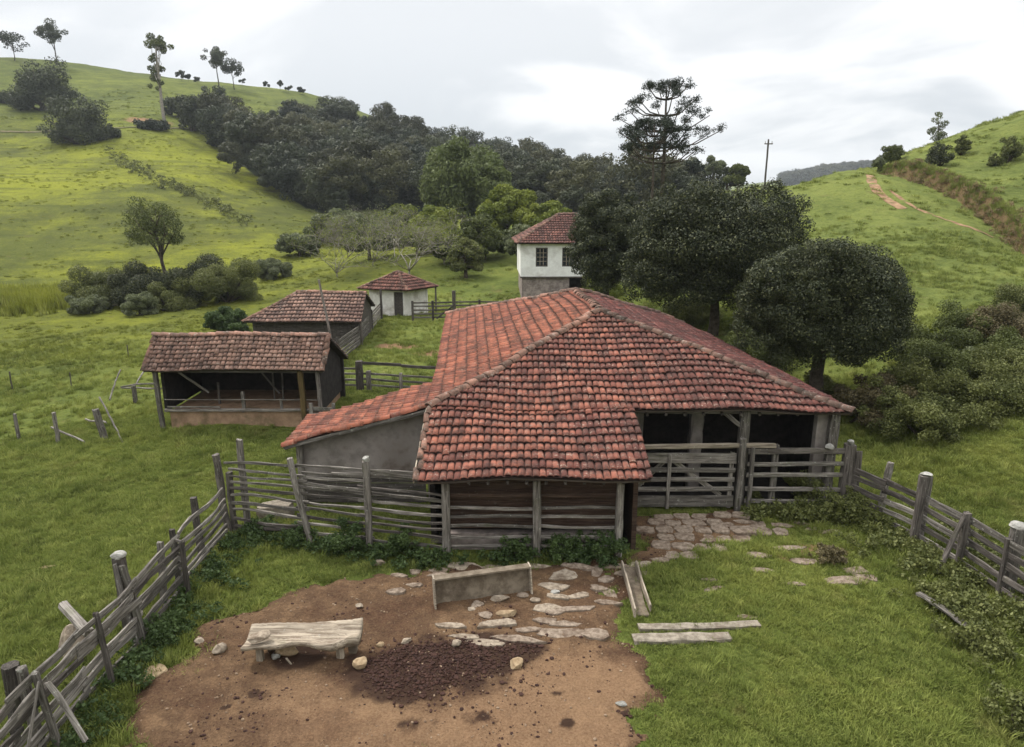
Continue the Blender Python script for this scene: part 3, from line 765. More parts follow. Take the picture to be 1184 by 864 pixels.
# main body
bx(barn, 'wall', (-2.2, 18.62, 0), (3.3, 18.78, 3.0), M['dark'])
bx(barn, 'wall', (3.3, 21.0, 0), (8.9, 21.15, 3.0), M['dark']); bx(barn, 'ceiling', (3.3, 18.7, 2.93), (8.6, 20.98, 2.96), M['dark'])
bx(barn, 'wall', (-2.45, 18.85, 0), (-2.3, 34.0, 2.98), M['plaster'])
m_ = MB(); m_.add([[8.85, 22.1, 0], [9.0, 22.1, 0], [7.75, 31.8, 0], [7.6, 31.8, 0], [8.85, 22.1, 3.0], [9.0, 22.1, 3.0], [7.75, 31.8, 3.0], [7.6, 31.8, 3.0]], BOXQ)
m_.build('wall', M['plaster'], barn)
bx(barn, 'wall', (-2.2, 31.6, 0), (7.5, 31.75, 2.95), M['plaster'])
bx(barn, 'wall', (8.62, 18.62, 0), (9.05, 18.85, 2.9), M['plaster'])
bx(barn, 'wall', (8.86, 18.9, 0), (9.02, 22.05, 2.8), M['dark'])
for x, y, w, mt in ((6.52, 18.5, .26, 'wood'), (9.0, 18.42, .26, 'wood'), (3.42, 18.5, .2, 'wood'), (5.5, 19.7, .36, 'plaster'), (3.75, 19.8, .34, 'plaster')):
    beam(barn, 'post', (x, y, -.05), (x, y, 2.95), w, w, M[mt], wob=.006)
beam(barn, 'brace', (6.45, 18.5, 2.45), (5.9, 18.5, 2.9), .1, .12, M['wood'])
# left lean-to walls
m_ = MB(); m_.add([[-6.0, 18.62, .9], [-2.5, 18.62, .9], [-2.5, 18.78, .9], [-6.0, 18.78, .9], [-6.0, 18.62, 2.02], [-2.5, 18.62, 2.93], [-2.5, 18.78, 2.93], [-6.0, 18.78, 2.02]], BOXQ)
m_.build('gable_wall', M['plaster'], barn)
boards(barn, 'board_wall', (-6.0, 18.7), (-2.5, 18.7), .05, .88, M['wood_dark'], .2, .02, seed=5)
bx(barn, 'wall', (-6.05, 18.85, 0), (-5.9, 20.8, 1.98), M['plaster'])
beam(barn, 'post', (-6.02, 18.52, 0), (-6.02, 18.52, 1.96), .16, .16, M['wood'])

# ------------------------------------------------------------------ front corral fence (rails from the corner to the barn)
fence1 = thing('corral_fence', 'tall grey pole fence joining the left fence to the barn corner post', 'fence', (-4.5, 16.2, 0))
FA = np.array([-7.35, 16.75]); FB = np.array([-1.70, 15.60])
def fpt(t, z, off=0):
    p = FA + (FB - FA) * t; return (p[0], p[1] + off, z)
hts = [.28, .50, .72, .93, 1.13, 1.33, 1.52, 1.68, 1.84]
TP = [(0.02, 0.36), (.34, .66), (.64, .995)]
for z in hts:
    for i, (a, b) in enumerate(TP):
        if i == 2 and z > 1.7: continue
        beam(fence1, 'rail', fpt(a - .02, z + random.uniform(-.04, .04), .05 + random.uniform(-.02, .03)), fpt(b + .02, z + random.uniform(-.05, .05), .05), .05, random.uniform(.05, .09), M['wood'] if random.random() < .75 else M['wood_dark'], wob=.028, rough=.3)
for z, a, b in ((2.02, -.02, .34), (2.12, .33, .97), (1.93, .36, .93), (1.97, .5, .9)):
    beam(fence1, 'rail', fpt(a, z, .06), fpt(b, z + .06, .06), .05, .065, M['wood'], wob=.02, rough=.25)
beam(fence1, 'post', fpt(.06, -.1, .16), fpt(.06, 2.65, .16), .15, .14, M['wood'], wob=.01)
beam(fence1, 'post', fpt(.385, -.1, -.06), fpt(.315, 2.35, -.06), .13, .13, M['wood'], wob=.025)
beam(fence1, 'post', fpt(.66, -.1, -.06), fpt(.665, 2.42, -.06), .16, .15, M['wood'], wob=.012)
beam(fence1, 'post', (-7.5, 16.9, -.1), (-7.72, 16.95, 2.2), .2, .2, M['wood_dark'], wob=.03, rnd=True, rough=.22)
beam(fence1, 'post', (-7.36, 16.85, -.1), (-7.36, 16.85, 1.75), .17, .17, M['wood_dark'], wob=.02, rnd=True, rough=.22)
pt = fpt(.665, 2.42, -.06)
tag(boulder('stone', (pt[0] + .03, pt[1], pt[2] - .015), (.22, .18, .17), M['stone_white'], None, 41), 'white stone set on top of the tall middle post of the corral fence', 'stone')

# pale slab and rubble behind the fence
tag(slab('concrete_slab', -6.6, 17.9, .55, .28, .42, M['concrete'], 5, .2, z=0), 'pale concrete block behind the corral fence rails at the left', 'slab')

# ------------------------------------------------------------------ left fence
lf = thing('rail_fence', 'leaning grey split rail fence along the left side of the yard', 'fence', (-7.4, 11, 0))
def lx(y): return -7.42 + .06 * math.sin(y * 1.1)
segsL = [(16.6, 14.05), (14.1, 12.05), (12.2, 10.35), (10.5, 8.7), (8.85, 6.9), (7.0, 5.0)]
for si, (ya, yb) in enumerate(segsL):
    for z in ((.18, .42, .66, .9, 1.14, 1.38) if si else (.2, .42, .66, .9, 1.12, 1.36)):
        dz = random.uniform(-.05, .05)
        beam(lf, 'rail', (lx(ya) + random.uniform(-.04, .04), ya, z + dz), (lx(yb) + random.uniform(-.04, .04), yb, z + dz + random.uniform(-.07, .07)), .045, random.uniform(.10, .165) if si else random.uniform(.07, .11), M['wood'] if random.random() < .72 else M['wood_dark'], wob=.026, rough=.24)
for (x0, y0, x1, y1, zt, w) in [(-7.45, 13.95, -7.52, 14.0, 1.55, .13), (-7.2, 13.75, -7.2, 13.75, 1.4, .11), (-7.55, 13.35, -7.5, 13.45, 1.55, .14), (-7.25, 12.0, -7.55, 12.1, 1.75, .13), (-7.32, 11.9, -7.75, 12.2, 1.72, .09),
                                (-7.18, 10.75, -7.4, 10.9, 1.5, .10), (-7.22, 9.25, -7.4, 9.3, 1.5, .11), (-7.6, 9.35, -7.65, 9.35, 1.55, .16), (-7.25, 7.2, -7.4, 7.3, 1.55, .12), (-7.5, 15.25, -7.6, 15.3, 1.75, .16), (-7.3, 5.2, -7.35, 5.2, 1.6, .12)]:
    beam(lf, 'post', (x0, y0, -.1), (x1, y1, zt), w, w * .8, M['wood'] if random.random() < .6 else M['wood_dark'], wob=.012, taper=.85)
wp = beam(lf, 'post', (-7.75, 12.35, -.1), (-7.75, 12.35, 1.78), .26, .26, M['wood_dark'], wob=.01, rnd=True)
tag(boulder('stone', (-7.75, 12.35, 1.77), (.30, .28, .17), M['stone_white'], None, 43), 'white stone capping the thick post of the left rail fence', 'stone')
beam(lf, 'brace', (-7.2, 9.25, 1.36), (-6.55, 8.95, .55), .09, .09, M['wood'], wob=.015, rnd=True)
beam(lf, 'brace', (-7.3, 9.2, 1.4), (-7.15, 8.2, .1), .03, .05, M['wood'], wob=.01)
for z in (1.35, 1.02, .85, .66):
    beam(lf, 'crosspiece', (-7.5, 13.95, z), (-7.2, 13.74, z + .04), .035, .07 if z > 1 else .03, M['wood'], wob=.004)
beam(lf, 'rail', (-7.5, 13.3, 1.32), (-7.42, 12.1, 1.25), .05, .11, M['wood'])
beam(lf, 'rail', (-7.5, 13.3, .8), (-7.42, 12.1, .7), .05, .1, M['wood_dark'])
for i, (x, y, z, s) in enumerate([(-8.5, 11.85, 0, (.75, .65, .95))]):
    tag(boulder('rock', (x, y, h1(x, y) - .1), s, M['stone'], None, 50 + i), 'pale rough boulder outside the left rail fence', 'rock')
tag(beam(None, 'timber_log', (-8.75, 12.0, .95), (-7.85, 11.3, .80), .2, .2, M['wood'], wob=.01, rnd=True), 'short grey timber resting on the boulder outside the left fence', 'log')
tag(beam(None, 'wooden_post', (-8.35, 9.9, -.4), (-8.3, 9.95, 1.15), .24, .24, M['wood_dark'], wob=.02, rnd=True, rough=.2), 'dark stump post just outside the left rail fence', 'post')
tag(slab('stone', -6.75, 11.15, .32, .22, .10, M['stone_tan'], 57, .8), 'flat reddish stone against the foot of the left fence', 'stone')

# ------------------------------------------------------------------ gate and right hand front rails
gate = thing('farm_gate', 'wide grey plank gate with diagonal brace standing closed before the barn', 'gate', (4.9, 18.3, 0))
gy0 = 18.28
for z, h in ((.28, .34), (.66, .13), (.95, .13), (1.24, .14), (1.60, .30)):
    beam(gate, 'gate_rail', (3.25, gy0, z + random.uniform(-.015, .015)), (6.3, gy0, z + random.uniform(-.015, .015)), .04, h, M['wood'], wob=.004, rough=.05)
beam(gate, 'stile', (4.42, gy0 - .05, .08), (4.42, gy0 - .05, 1.72), .10, .05, M['wood'], wob=.004)
beam(gate, 'stile', (6.2, gy0 + .05, .08), (6.2, gy0 + .05, 1.75), .12, .05, M['wood'], wob=.004)
beam(gate, 'stile', (3.32, gy0 + .05, .08), (3.32, gy0 + .05, 1.75), .12, .05, M['wood'], wob=.004)
beam(gate, 'brace', (4.55, gy0 + .05, 1.5), (5.95, gy0 + .05, .45), .04, .13, M['wood'], wob=.004)
beam(gate, 'brace', (4.3, gy0 + .05, 1.5), (3.35, gy0 + .05, .5), .04, .13, M['wood'], wob=.004)
beam(gate, 'top_pole', (3.2, gy0 - .08, 1.95), (7.35, gy0 - .02, 1.98), .10, .13, M['wood_pale'], wob=.008)
fence2 = thing('plank_fence', 'short grey plank fence between the gate and the corner post by the barn', 'fence', (7.8, 18.3, 0))
for z in (.30, .68, 1.10, 1.42, 1.80):
    beam(fence2, 'rail', (6.62, 18.26, z), (9.35, 18.26, z + random.uniform(-.04, .04)), .05, .12 if z < 1.7 else .17, M['wood'] if z < 1.7 else M['wood_dark'], wob=.007, rough=.1)
for x, w in ((6.42, .16), (6.72, .10), (7.42, .17)):
    beam(fence2, 'post', (x, 18.20 if x < 7 else 18.36, -.1), (x, 18.20 if x < 7 else 18.36, 1.95 if x > 6.6 else 2.2), w, .13, M['wood'], wob=.005)

# ------------------------------------------------------------------ right fence
rf_ = thing('plank_fence', 'long dark weathered plank fence with thick posts along the right side of the yard', 'fence', (10.4, 15, 0))
RP = [(9.45, 18.35), (9.95, 17.3), (10.40, 16.35), (10.72, 14.9), (10.95, 13.2), (11.1, 11.2), (11.2, 9.0), (11.25, 6.5)]
for i, (a, b) in enumerate(zip(RP[:-1], RP[1:])):
    for z, h in ((1.32, .17), (1.06, .14), (.78, .16), (.50, .14), (.24, .13)):
        dz = random.uniform(-.03, .03)
        beam(rf_, 'rail', (a[0] + .04, a[1] + .04, z + dz), (b[0] + .04, b[1] - .06, z + dz + random.uniform(-.03, .03)), .045, h, M['wood'] if random.random() < .3 else M['wood_dark'], wob=.014, rough=.16)
for x, y, zt, w, mt in ((9.45, 18.3, 2.0, .30, 'wood_dark'), (9.66, 18.15, 1.85, .16, 'wood_dark'), (10.38, 16.3, 1.88, .19, 'wood_dark'), (10.53, 16.36, 1.82, .16, 'wood'), (10.68, 14.95, 1.5, .15, 'wood_dark'),
                        (10.92, 13.85, 1.42, .13, 'wood_dark'), (11.02, 11.9, 1.4, .15, 'wood'), (11.15, 9.5, 1.7, .16, 'wood_dark'), (11.35, 12.0, 1.55, .22, 'wood_dark'), (11.3, 7.0, 1.6, .16, 'wood_dark')):
    beam(rf_, 'post', (x, y, -.1), (x + random.uniform(-.02, .02), y, zt), w, w * .9, M[mt], wob=.008)
beam(rf_, 'brace', (10.62, 14.95, 1.38), (10.1, 14.75, .05), .12, .12, M['wood_dark'], wob=.02, rnd=True)
thick = beam(rf_, 'post', (11.17, 13.98, -.1), (11.17, 13.98, 1.62), .30, .30, M['wood'], wob=.012, rnd=True)
tag(boulder('stone', (11.17, 13.98, 1.60), (.40, .36, .17), M['stone_white'], None, 61), 'broad lichen white stone on the thickest right fence post', 'stone')
tag(boulder('stone', (10.46, 16.33, 1.86), (.30, .26, .12), M['stone_white'], None, 62), 'small pale stone on the double post of the right fence', 'stone')
tag(boulder('stone', (9.47, 18.28, 1.99), (.22, .2, .18), M['stone_white'], None, 63), 'white stone on the dark corner post beside the barn', 'stone')
tag(boulder('stone', (8.85, 18.2, 1.88), (.27, .2, .22), M['stone_white'], None, 64), 'round white stone resting on the top rail beside the corner post', 'stone')
tag(beam(None, 'wooden_post', (10.6, 18.35, -.1), (10.68, 18.3, 1.45), .2, .2, M['wood'], wob=.02, rnd=True, rough=.25), 'short split grey post standing alone beyond the corner of the right fence', 'post')

# ------------------------------------------------------------------ front shed (left)
def sag2(x, y): return .03 * np.sin(1.1 * x + .5 * y) + (fbm(x, y, .9, 2, 8) - .5) * .06
shed = thing('open_shed', 'low open fronted shed with brown tiled roof and earth plinth on the left meadow', 'shed', (-10.5, 26.8, 0))
sl, sr = -13.85, -7.1
e0 = np.array([sl, 25.2, 2.46]); e1 = np.array([sr, 25.2, 2.46]); t0 = np.array([sl, 26.35, 3.56]); t1 = np.array([sr, 26.35, 3.56])
face4('roof_slope', shed, e0, e1, t0, t1, M['tile_shed'], sag=sag2, course=.19, pitch=.17, lift=.04, seed=31)
face4('roof_slope', shed, np.array([sr, 29.3, 2.0]), np.array([sl, 29.3, 2.0]), t1, t0, M['tile_shed'], sag=sag2, course=.34, pitch=.2, seed=32)
caps('ridge_cap', shed, t0, t1, M['cap'], .13, .34, sag=sag2, seed=33, lift=.06)
caps('verge_tile', shed, e0, t0, M['cap'], .08, .3, sag=sag2, seed=34, lift=.06)
caps('verge_tile', shed, e1, t1, M['cap'], .1, .3, sag=sag2, seed=35, lift=.06)
bx(shed, 'floor', (-13.2, 25.55, .05), (-7.4, 29.0, .72), M['earthwall'])
beam(shed, 'sill_beam', (-13.35, 25.5, .78), (-7.3, 25.5, .80), .12, .1, M['wood'], wob=.01)
beam(shed, 'rail', (-13.3, 25.48, 1.22), (-7.3, 25.48, 1.2), .03, .035, M['wood'], wob=.006)
beam(shed, 'rail', (-13.2, 25.44, .95), (-11.2, 25.44, .93), .05, .06, M['wood'], wob=.012)
beam(shed, 'eave_beam', (-13.6, 25.42, 2.36), (-7.15, 25.42, 2.36), .1, .12, M['wood_dark'], wob=.006)
for x, mt, w, zt in ((-13.45, 'wood', .16, 2.36), (-7.95, 'wood_ochre', .2, 2.36), (-7.32, 'wood_dark', .14, 2.36)):
    beam(shed, 'post', (x, 25.42, -.1), (x - .06, 25.42, zt), w, w, M[mt], wob=.012)
beam(shed, 'stake', (-10.35, 25.6, .7), (-10.35, 25.6, 1.5), .13, .1, M['wood'])
beam(shed, 'stake', (-8.9, 25.6, .7), (-8.9, 25.6, 1.2), .1, .08, M['wood'])
beam(shed, 'stake', (-11.7, 26.6, .7), (-11.7, 26.6, 1.6), .08, .08, M['wood_dark'])
beam(shed, 'brace', (-13.2, 26.2, 2.3), (-12.0, 26.4, 1.25), .08, .08, M['wood'], wob=.01)
beam(shed, 'brace', (-9.9, 26.2, 2.3), (-9.2, 26.4, 1.2), .07, .07, M['wood_dark'], wob=.01)
for xx in (-9.7, -9.35): beam(shed, 'post', (xx, 27.2, .7), (xx, 27.2, 2.6), .06, .06, M['wood'])
bx(shed, 'wall', (-13.4, 28.7, 0), (-7.2, 28.85, 2.1), M['dark'])
m_ = MB()
for xa, xb in ((-13.42, -13.3), (-7.42, -7.3)):
    ya = 25.62 if xa < -10 else 25.55
    v = np.array([[x, y, z] for x in (xa, xb) for (y, z) in ((ya, .73), (28.68, .73), (28.68, 2.15), (26.35, 3.42), (ya, 2.62))])
    m_.add(v, [[i, (i + 1) % 5, (i + 1) % 5 + 5, i + 5] for i in range(5)] + [[0, 4, 3, 2], [5, 7, 8, 9]], [[0, 2, 1], [5, 6, 7]])
    m_.build('gable_wall', M['dark'], shed); m_ = MB()

# ------------------------------------------------------------------ second shed
shed2 = thing('boarded_shed', 'dark boarded shed with half hipped brown tile roof behind the open shed', 'shed', (-12.6, 44, -.2))
z0 = -.35
S2 = dict(sag=sag2, course=.36, pitch=.22)
f0 = np.array([-16.3, 41.4, 1.5]); f1 = np.array([-9.15, 41.4, 1.5]); g0 = np.array([-13.7, 44.1, 2.95]); g1 = np.array([-9.3, 44.1, 2.95])
b0 = np.array([-16.3, 46.8, 1.7]); b1 = np.array([-9.3, 46.8, 1.7])
face4('roof_slope', shed2, f0, f1, g0, g1, M['tile_shed'], seed=41, **S2)
face4('roof_slope', shed2, b1, b0, g1, g0, M['tile_shed'], seed=42, **S2)
face4('roof_slope', shed2, b0, f0, g0, g0, M['tile_shed'], seed=43, **S2)
caps('ridge_cap', shed2, g0, g1, M['cap'], .13, .36, sag=sag2, seed=44, lift=.05)
caps('ridge_cap', shed2, f0, g0, M['cap'], .12, .36, sag=sag2, seed=45, lift=.05)
boards(shed2, 'board_wall', (-15.9, 41.85), (-9.6, 41.85), z0, 1.55, M['wood_dark'], .24, .02, vertical=True, seed=7)
bx(shed2, 'wall', (-15.9, 41.95, z0), (-9.62, 42.05, 1.55), M['dark'])
bx(shed2, 'wall', (-15.9, 42.1, z0), (-15.75, 46.3, 1.6), M['dark'])
bx(shed2, 'wall', (-15.7, 46.35, z0), (-9.62, 46.45, 1.7), M['dark'])
m_ = MB(); v = np.array([[x, y, z] for x in (-9.62, -9.52) for (y, z) in ((41.9, z0), (46.4, z0), (46.4, 1.75), (44.1, 2.85), (41.9, 1.55))])
m_.add(v, [[i, (i + 1) % 5, (i + 1) % 5 + 5, i + 5] for i in range(5)] + [[0, 4, 3, 2], [5, 7, 8, 9]], [[0, 2, 1], [5, 6, 7]])
m_.build('gable_wall', M['wood_dark'], shed2)
beam(shed2, 'post', (-9.4, 41.7, -.2), (-9.4, 41.7, 1.45), .14, .14, M['wood_dark'])
tag(beam(None, 'pole', (-7.6, 29.8, .4), (-8.35, 30.0, 5.3), .13, .13, M['wood'], wob=.012, rnd=True, taper=.7), 'tall thin leaning pole behind the open shed roof', 'pole')

# ------------------------------------------------------------------ fences behind
pf = thing('plank_fence', 'mossy grey board fence running back beside the boarded shed', 'fence', (-9.6, 41, 0))
PL = [(-9.75, 33.5), (-9.6, 37.0), (-9.3, 41.6), (-9.6, 46.5), (-9.9, 52.0)]
for i, (a, b) in enumerate(zip(PL[:-1], PL[1:])):
    for k, z in enumerate((.15, .36, .57, .78, .99, 1.18)):
        za, zb = h1(*a), h1(*b)
        beam(pf, 'plank', (a[0], a[1], za + z + random.uniform(-.03, .03)), (b[0], b[1], zb + z + random.uniform(-.03, .03)), .04, .15, M['wood'], wob=.008, rough=.1)
    beam(pf, 'post', (a[0] + .08, a[1], h1(*a) - .1), (a[0] + .08, a[1], h1(*a) + 1.5), .13, .13, M['wood_dark'])
beam(pf, 'post', (-9.8, 51.5, -.1), (-9.8, 51.5, 2.2), .16, .16, M['wood_dark'])

mf = thing('rail_fence', 'grey rail fence with one stout square post between the open shed and the barn roof', 'fence', (-5, 30, 0))
for (a, b) in (((-8.1, 30.4), (-6.75, 30.2)), ((-6.75, 30.2), (-5.0, 30.3)), ((-5.0, 30.3), (-2.6, 30.4))):
    for z in ((.25, .5, .75, 1.0) if a[0] < -7 else (.3, .55, .8, 1.28)):
        beam(mf, 'rail', (a[0], a[1], h1(*a) + z), (b[0], b[1], h1(*b) + z + random.uniform(-.04, .04)), .06, .09 if z < 1.2 else .13, M['wood'] if z < 1.2 else M['wood_dark'], wob=.01)
for x, w, zt in ((-6.85, .3, 1.65), (-6.45, .2, 1.2), (-5.0, .14, 1.1), (-8.1, .16, 1.2)):
    beam(mf, 'post', (x, 30.15, -.1), (x, 30.15, zt), w, w, M['wood'] if w < .25 else M['wood_dark'], wob=.01)
sg = thing('wicket_gate', 'small broken plank gate at the right end of the open shed', 'gate', (-7.2, 24.9, .3))
zz = h1(-7.2, 24.9)
for z in (.25, .5, .75, .98): beam(sg, 'gate_rail', (-7.55, 25.0, zz + z), (-6.75, 24.9, zz + z + .02), .04, .13, M['wood'], wob=.006)
for x in (-7.6, -6.75): beam(sg, 'stile', (x, 24.95, zz - .1), (x + .04, 24.95, zz + 1.2), .13, .1, M['wood'], wob=.015)

ff = thing('rail_fence', 'long brown rail fence between the small hut and the white house', 'fence', (-3, 51, 0))
FP = [(-7.4, 51.2), (-5.9, 51.2), (-4.3, 51.0), (-2.4, 50.8), (-.2, 50.6), (2.6, 50.6), (5.2, 50.5)]
for i, (a, b) in enumerate(zip(FP[:-1], FP[1:])):
    for z in (.25, .52, .8, 1.08, 1.34):
        beam(ff, 'rail', (a[0], a[1], h1(*a) + z), (b[0], b[1], h1(*b) + z), .06, .11, M['wood_dark'] if i > 0 else M['wood'], wob=.01)
for i, a in enumerate(FP):
    beam(ff, 'post', (a[0], a[1] - .05, -.1), (a[0], a[1] - .05, h1(*a) + (2.2 if i == 2 else 1.5)), .16 if i != 2 else .26, .16, M['wood_dark'])
beam(ff, 'brace', (-4.2, 50.9, 1.2), (-5.6, 51.0, .1), .12, .12, M['wood_dark'])

# ------------------------------------------------------------------ cottage (small white outbuilding)
def frame(c, yaw):
    cy, sy = math.cos(yaw), math.sin(yaw)
    return lambda x, y, z: np.array([c[0] + cy * x - sy * y, c[1] + sy * x + cy * y, c[2] + z])
def wallm(F, x0, x1, y, z0, z1, th, holes):
    """wall along local x with real openings; holes are (xa, xb, za, zb)"""
    xs = sorted({x0, x1, *[h[0] for h in holes], *[h[1] for h in holes]}); zs = sorted({z0, z1, *[h[2] for h in holes], *[h[3] for h in holes]})
    m_ = MB()
    for xa, xb in zip(xs[:-1], xs[1:]):
        for za, zb in zip(zs[:-1], zs[1:]):
            xm, zm = (xa + xb) / 2, (za + zb) / 2
            if any(h[0] < xm < h[1] and h[2] < zm < h[3] for h in holes): continue
            m_.add([F(xa, y, za), F(xb, y, za), F(xb, y + th, za), F(xa, y + th, za), F(xa, y, zb), F(xb, y, zb), F(xb, y + th, zb), F(xa, y + th, zb)], BOXQ)
    return m_
def fbox(F, parent, name, x0, x1, y0, y1, z0, z1, mat):
    m_ = MB(); m_.add([F(x0, y0, z0), F(x1, y0, z0), F(x1, y1, z0), F(x0, y1, z0), F(x0, y0, z1), F(x1, y0, z1), F(x1, y1, z1), F(x0, y1, z1)], BOXQ)
    return m_.build(name, mat, parent)

cc = on(468, 366); cz = h1(cc[0], cc[1])
cot = thing('cottage', 'small whitewashed hut with pyramid tile roof and plank door beyond the lawn', 'hut', (cc[0], cc[1], cz))
W = M['white_old'] = mat_plain('old_whitewash', (.55, .53, .49), (.74, .72, .68), 1.6, .92, .3, .01, (.30, .26, .22), .7)
Fl = frame((cc[0], cc[1], cz), R(-14))           # local x to the left is the door front
wallm(Fl, -2.9, 0, 0, -.2, 2.1, .18, [(-.85, -.1, -.2, 1.85)]).build('wall', W, cot)
fbox(Fl, cot, 'door', -.83, -.12, .08, .12, -.1, 1.84, M['wood_dark'])
Fr = frame((cc[0], cc[1], cz), R(48))
wallm(Fr, .01, 2.4, .0, -.2, 2.1, .18, []).build('wall', W, cot)
# back walls follow from the two corners
pL = Fl(-2.9, 0, 0); pR = Fr(2.4, 0, 0); pB = pL + (pR - np.array([cc[0], cc[1], cz]))
for a, b in ((pL, pB), (pB, pR)):
    d = b - a; Lb = np.linalg.norm(d[:2]); Fb = frame((a[0], a[1], cz), math.atan2(d[1], d[0])); wallm(Fb, .2, Lb, -.2, -.2, 2.1, .18, []).build('wall', W, cot)
ctr = (pL + pR) / 2; apex = np.array([ctr[0], ctr[1], cz + 3.35])
cor = []
for p in (pL, np.array([cc[0], cc[1], cz]), pR, pB):
    d = p - ctr; d[2] = 0; q = p + d / np.linalg.norm(d) * .85; cor.append(np.array([q[0], q[1], cz + 2.08]))
for i in range(4):
    face4('roof_slope', cot, cor[i], cor[(i + 1) % 4], apex, apex, M['tile_house'], course=.34, pitch=.21, seed=50 + i)
    caps('ridge_cap', cot, cor[i], apex, M['cap'], .11, .36, seed=60 + i, lift=.05)
beam(cot, 'post', cor[2] + [-.2, -.1, -2.2], cor[2] + [-.2, -.1, -.05], .13, .13, M['wood_dark'])

# ------------------------------------------------------------------ white house
hc = at(602, 320, 58.0); hx, hy = hc[0], hc[1]; hzb = h1(hx + 3, hy)
house = thing('white_house', 'two storey white house with dark tiled hip roof and masonry base behind the barn', 'house', (hx + 4, hy + 3, hzb))
zf = hc[2]; zt = zf + 2.75
Fh = frame((hx, hy, 0), R(2))
win = [(1.25, 2.25, zf + .82, zf + 2.38), (3.45, 4.45, zf + .82, zf + 2.38), (6.2, 7.2, zf + .82, zf + 2.38)]
wallm(Fh, 0, 8.5, 0, zf, zt, .3, win).build('wall', M['white'], house)
fbox(Fh, house, 'wall', 0, .3, .302, 7, zf, zt, M['white']); fbox(Fh, house, 'wall', 8.2, 8.5, .302, 7, zf, zt, M['white']); fbox(Fh, house, 'wall', .302, 8.198, 6.7, 7, zf, zt, M['white'])
fbox(Fh, house, 'masonry_base', .12, 4.1, .15, 6.8, hzb - .6, zf - .002, M['brick'])
fbox(Fh, house, 'masonry_base', 4.1, 8.4, .9, 6.8, hzb - .6, zf - .002, M['dark'])
fbox(Fh, house, 'floor_beam', -.03, 8.53, -.03, .2, zf - .12, zf - .003, M['wood_dark'])
for (xa, xb, za, zb) in win:
    wf = MB()
    for (a, b, c, d) in ((xa, xa + .09, za, zb), (xb - .09, xb, za, zb), (xa + .09, xb - .09, za, za + .09), (xa + .09, xb - .09, zb - .09, zb)):
        wf.add([Fh(a, .05, c), Fh(b, .05, c), Fh(b, .14, c), Fh(a, .14, c), Fh(a, .05, d), Fh(b, .05, d), Fh(b, .14, d), Fh(a, .14, d)], BOXQ)
    w_ = wf.build('window', M['wood_dark'], house)
    mu = MB()
    for k in (1, 2):
        x = xa + .09 + (xb - xa - .18) * k / 3; mu.add([Fh(x - .025, .09, za + .09), Fh(x + .025, .09, za + .09), Fh(x + .025, .12, za + .09), Fh(x - .025, .12, za + .09), Fh(x - .025, .09, zb - .09), Fh(x + .025, .09, zb - .09), Fh(x + .025, .12, zb - .09), Fh(x - .025, .12, zb - .09)], BOXQ)
    for k in (1, 2, 3):
        z = za + .09 + (zb - za - .18) * k / 4; mu.add([Fh(xa + .09, .086, z - .02), Fh(xb - .09, .086, z - .02), Fh(xb - .09, .124, z - .02), Fh(xa + .09, .124, z - .02), Fh(xa + .09, .086, z + .02), Fh(xb - .09, .086, z + .02), Fh(xb - .09, .124, z + .02), Fh(xa + .09, .124, z + .02)], BOXQ)
    mu.build('muntin', M['wood_pale'], w_)
    fbox(Fh, w_, 'pane', xa + .09, xb - .09, .13, .15, za + .09, zb - .09, M['glass'])
hv = [Fh(-.4, -.4, zt + .02), Fh(8.9, -.4, zt + .02), Fh(8.9, 7.4, zt + .02), Fh(-.4, 7.4, zt + .02)]
hr0, hr1 = Fh(3.5, 3.5, zt + 2.3), Fh(5.0, 3.5, zt + 2.3)
for i, (a, b, c, d) in enumerate(((hv[0], hv[1], hr0, hr1), (hv[1], hv[2], hr1, hr1), (hv[2], hv[3], hr1, hr0), (hv[3], hv[0], hr0, hr0))):
    face4('roof_slope', house, a, b, c, d, M['tile_house'], course=.36, pitch=.22, seed=70 + i)
for i, (a, b) in enumerate(((hv[0], hr0), (hv[3], hr0), (hv[1], hr1), (hv[2], hr1), (hr0, hr1))): caps('ridge_cap', house, a, b, M['cap'], .13, .36, seed=80 + i, lift=.05)

# ------------------------------------------------------------------ things lying in the yard
bench = thing('trough_bench', 'broken hollowed timber slab set on short legs as a bench in the bare yard', 'bench', (-4.0, 11.6, 0))
nu, nv = 40, 12; V = []; rg = np.random.default_rng(5)
prof = np.interp(np.linspace(0, 1, nu + 1), [0, .12, .3, .42, .55, .66, .78, .9, 1], [.02, .02, .05, .12, .05, -.03, -.01, .16, .17])
for side in (0, 1):
    for i in range(nu + 1):
        u = i / nu; x = -5.08 + 2.16 * u; yb = 11.92 + .06 * u + .02 * math.sin(9 * u); yf = 11.30 + .10 * u + prof[i] * .9
        for j in range(nv + 1):
            v = j / nv; y = yf + (yb - yf) * v
            z = .50 + .05 * u + .09 * v - .10 * math.sin(math.pi * min(1, v * 1.05)) * (1 - .3 * u) + rg.normal(0, .004) + .10 * max(0, u - .9) * 10 * (v > .92) * .5
            if v < .2: z += .02 * math.sin(14 * u)
            V.append((x, y, z - side * (.09 + .11 * sstep(.55, .95, np.array(u)) * (1 - v * .5))))
W1_ = (nu + 1) * (nv + 1); gid = lambda s, i, j: s * W1_ + i * (nv + 1) + j
Q = []
for i in range(nu):
    for j in range(nv):
        Q += [[gid(0, i, j), gid(0, i + 1, j), gid(0, i + 1, j + 1), gid(0, i, j + 1)], [gid(1, i, j), gid(1, i, j + 1), gid(1, i + 1, j + 1), gid(1, i + 1, j)]]
    Q += [[gid(0, i, 0), gid(1, i, 0), gid(1, i + 1, 0), gid(0, i + 1, 0)], [gid(0, i, nv), gid(0, i + 1, nv), gid(1, i + 1, nv), gid(1, i, nv)]]
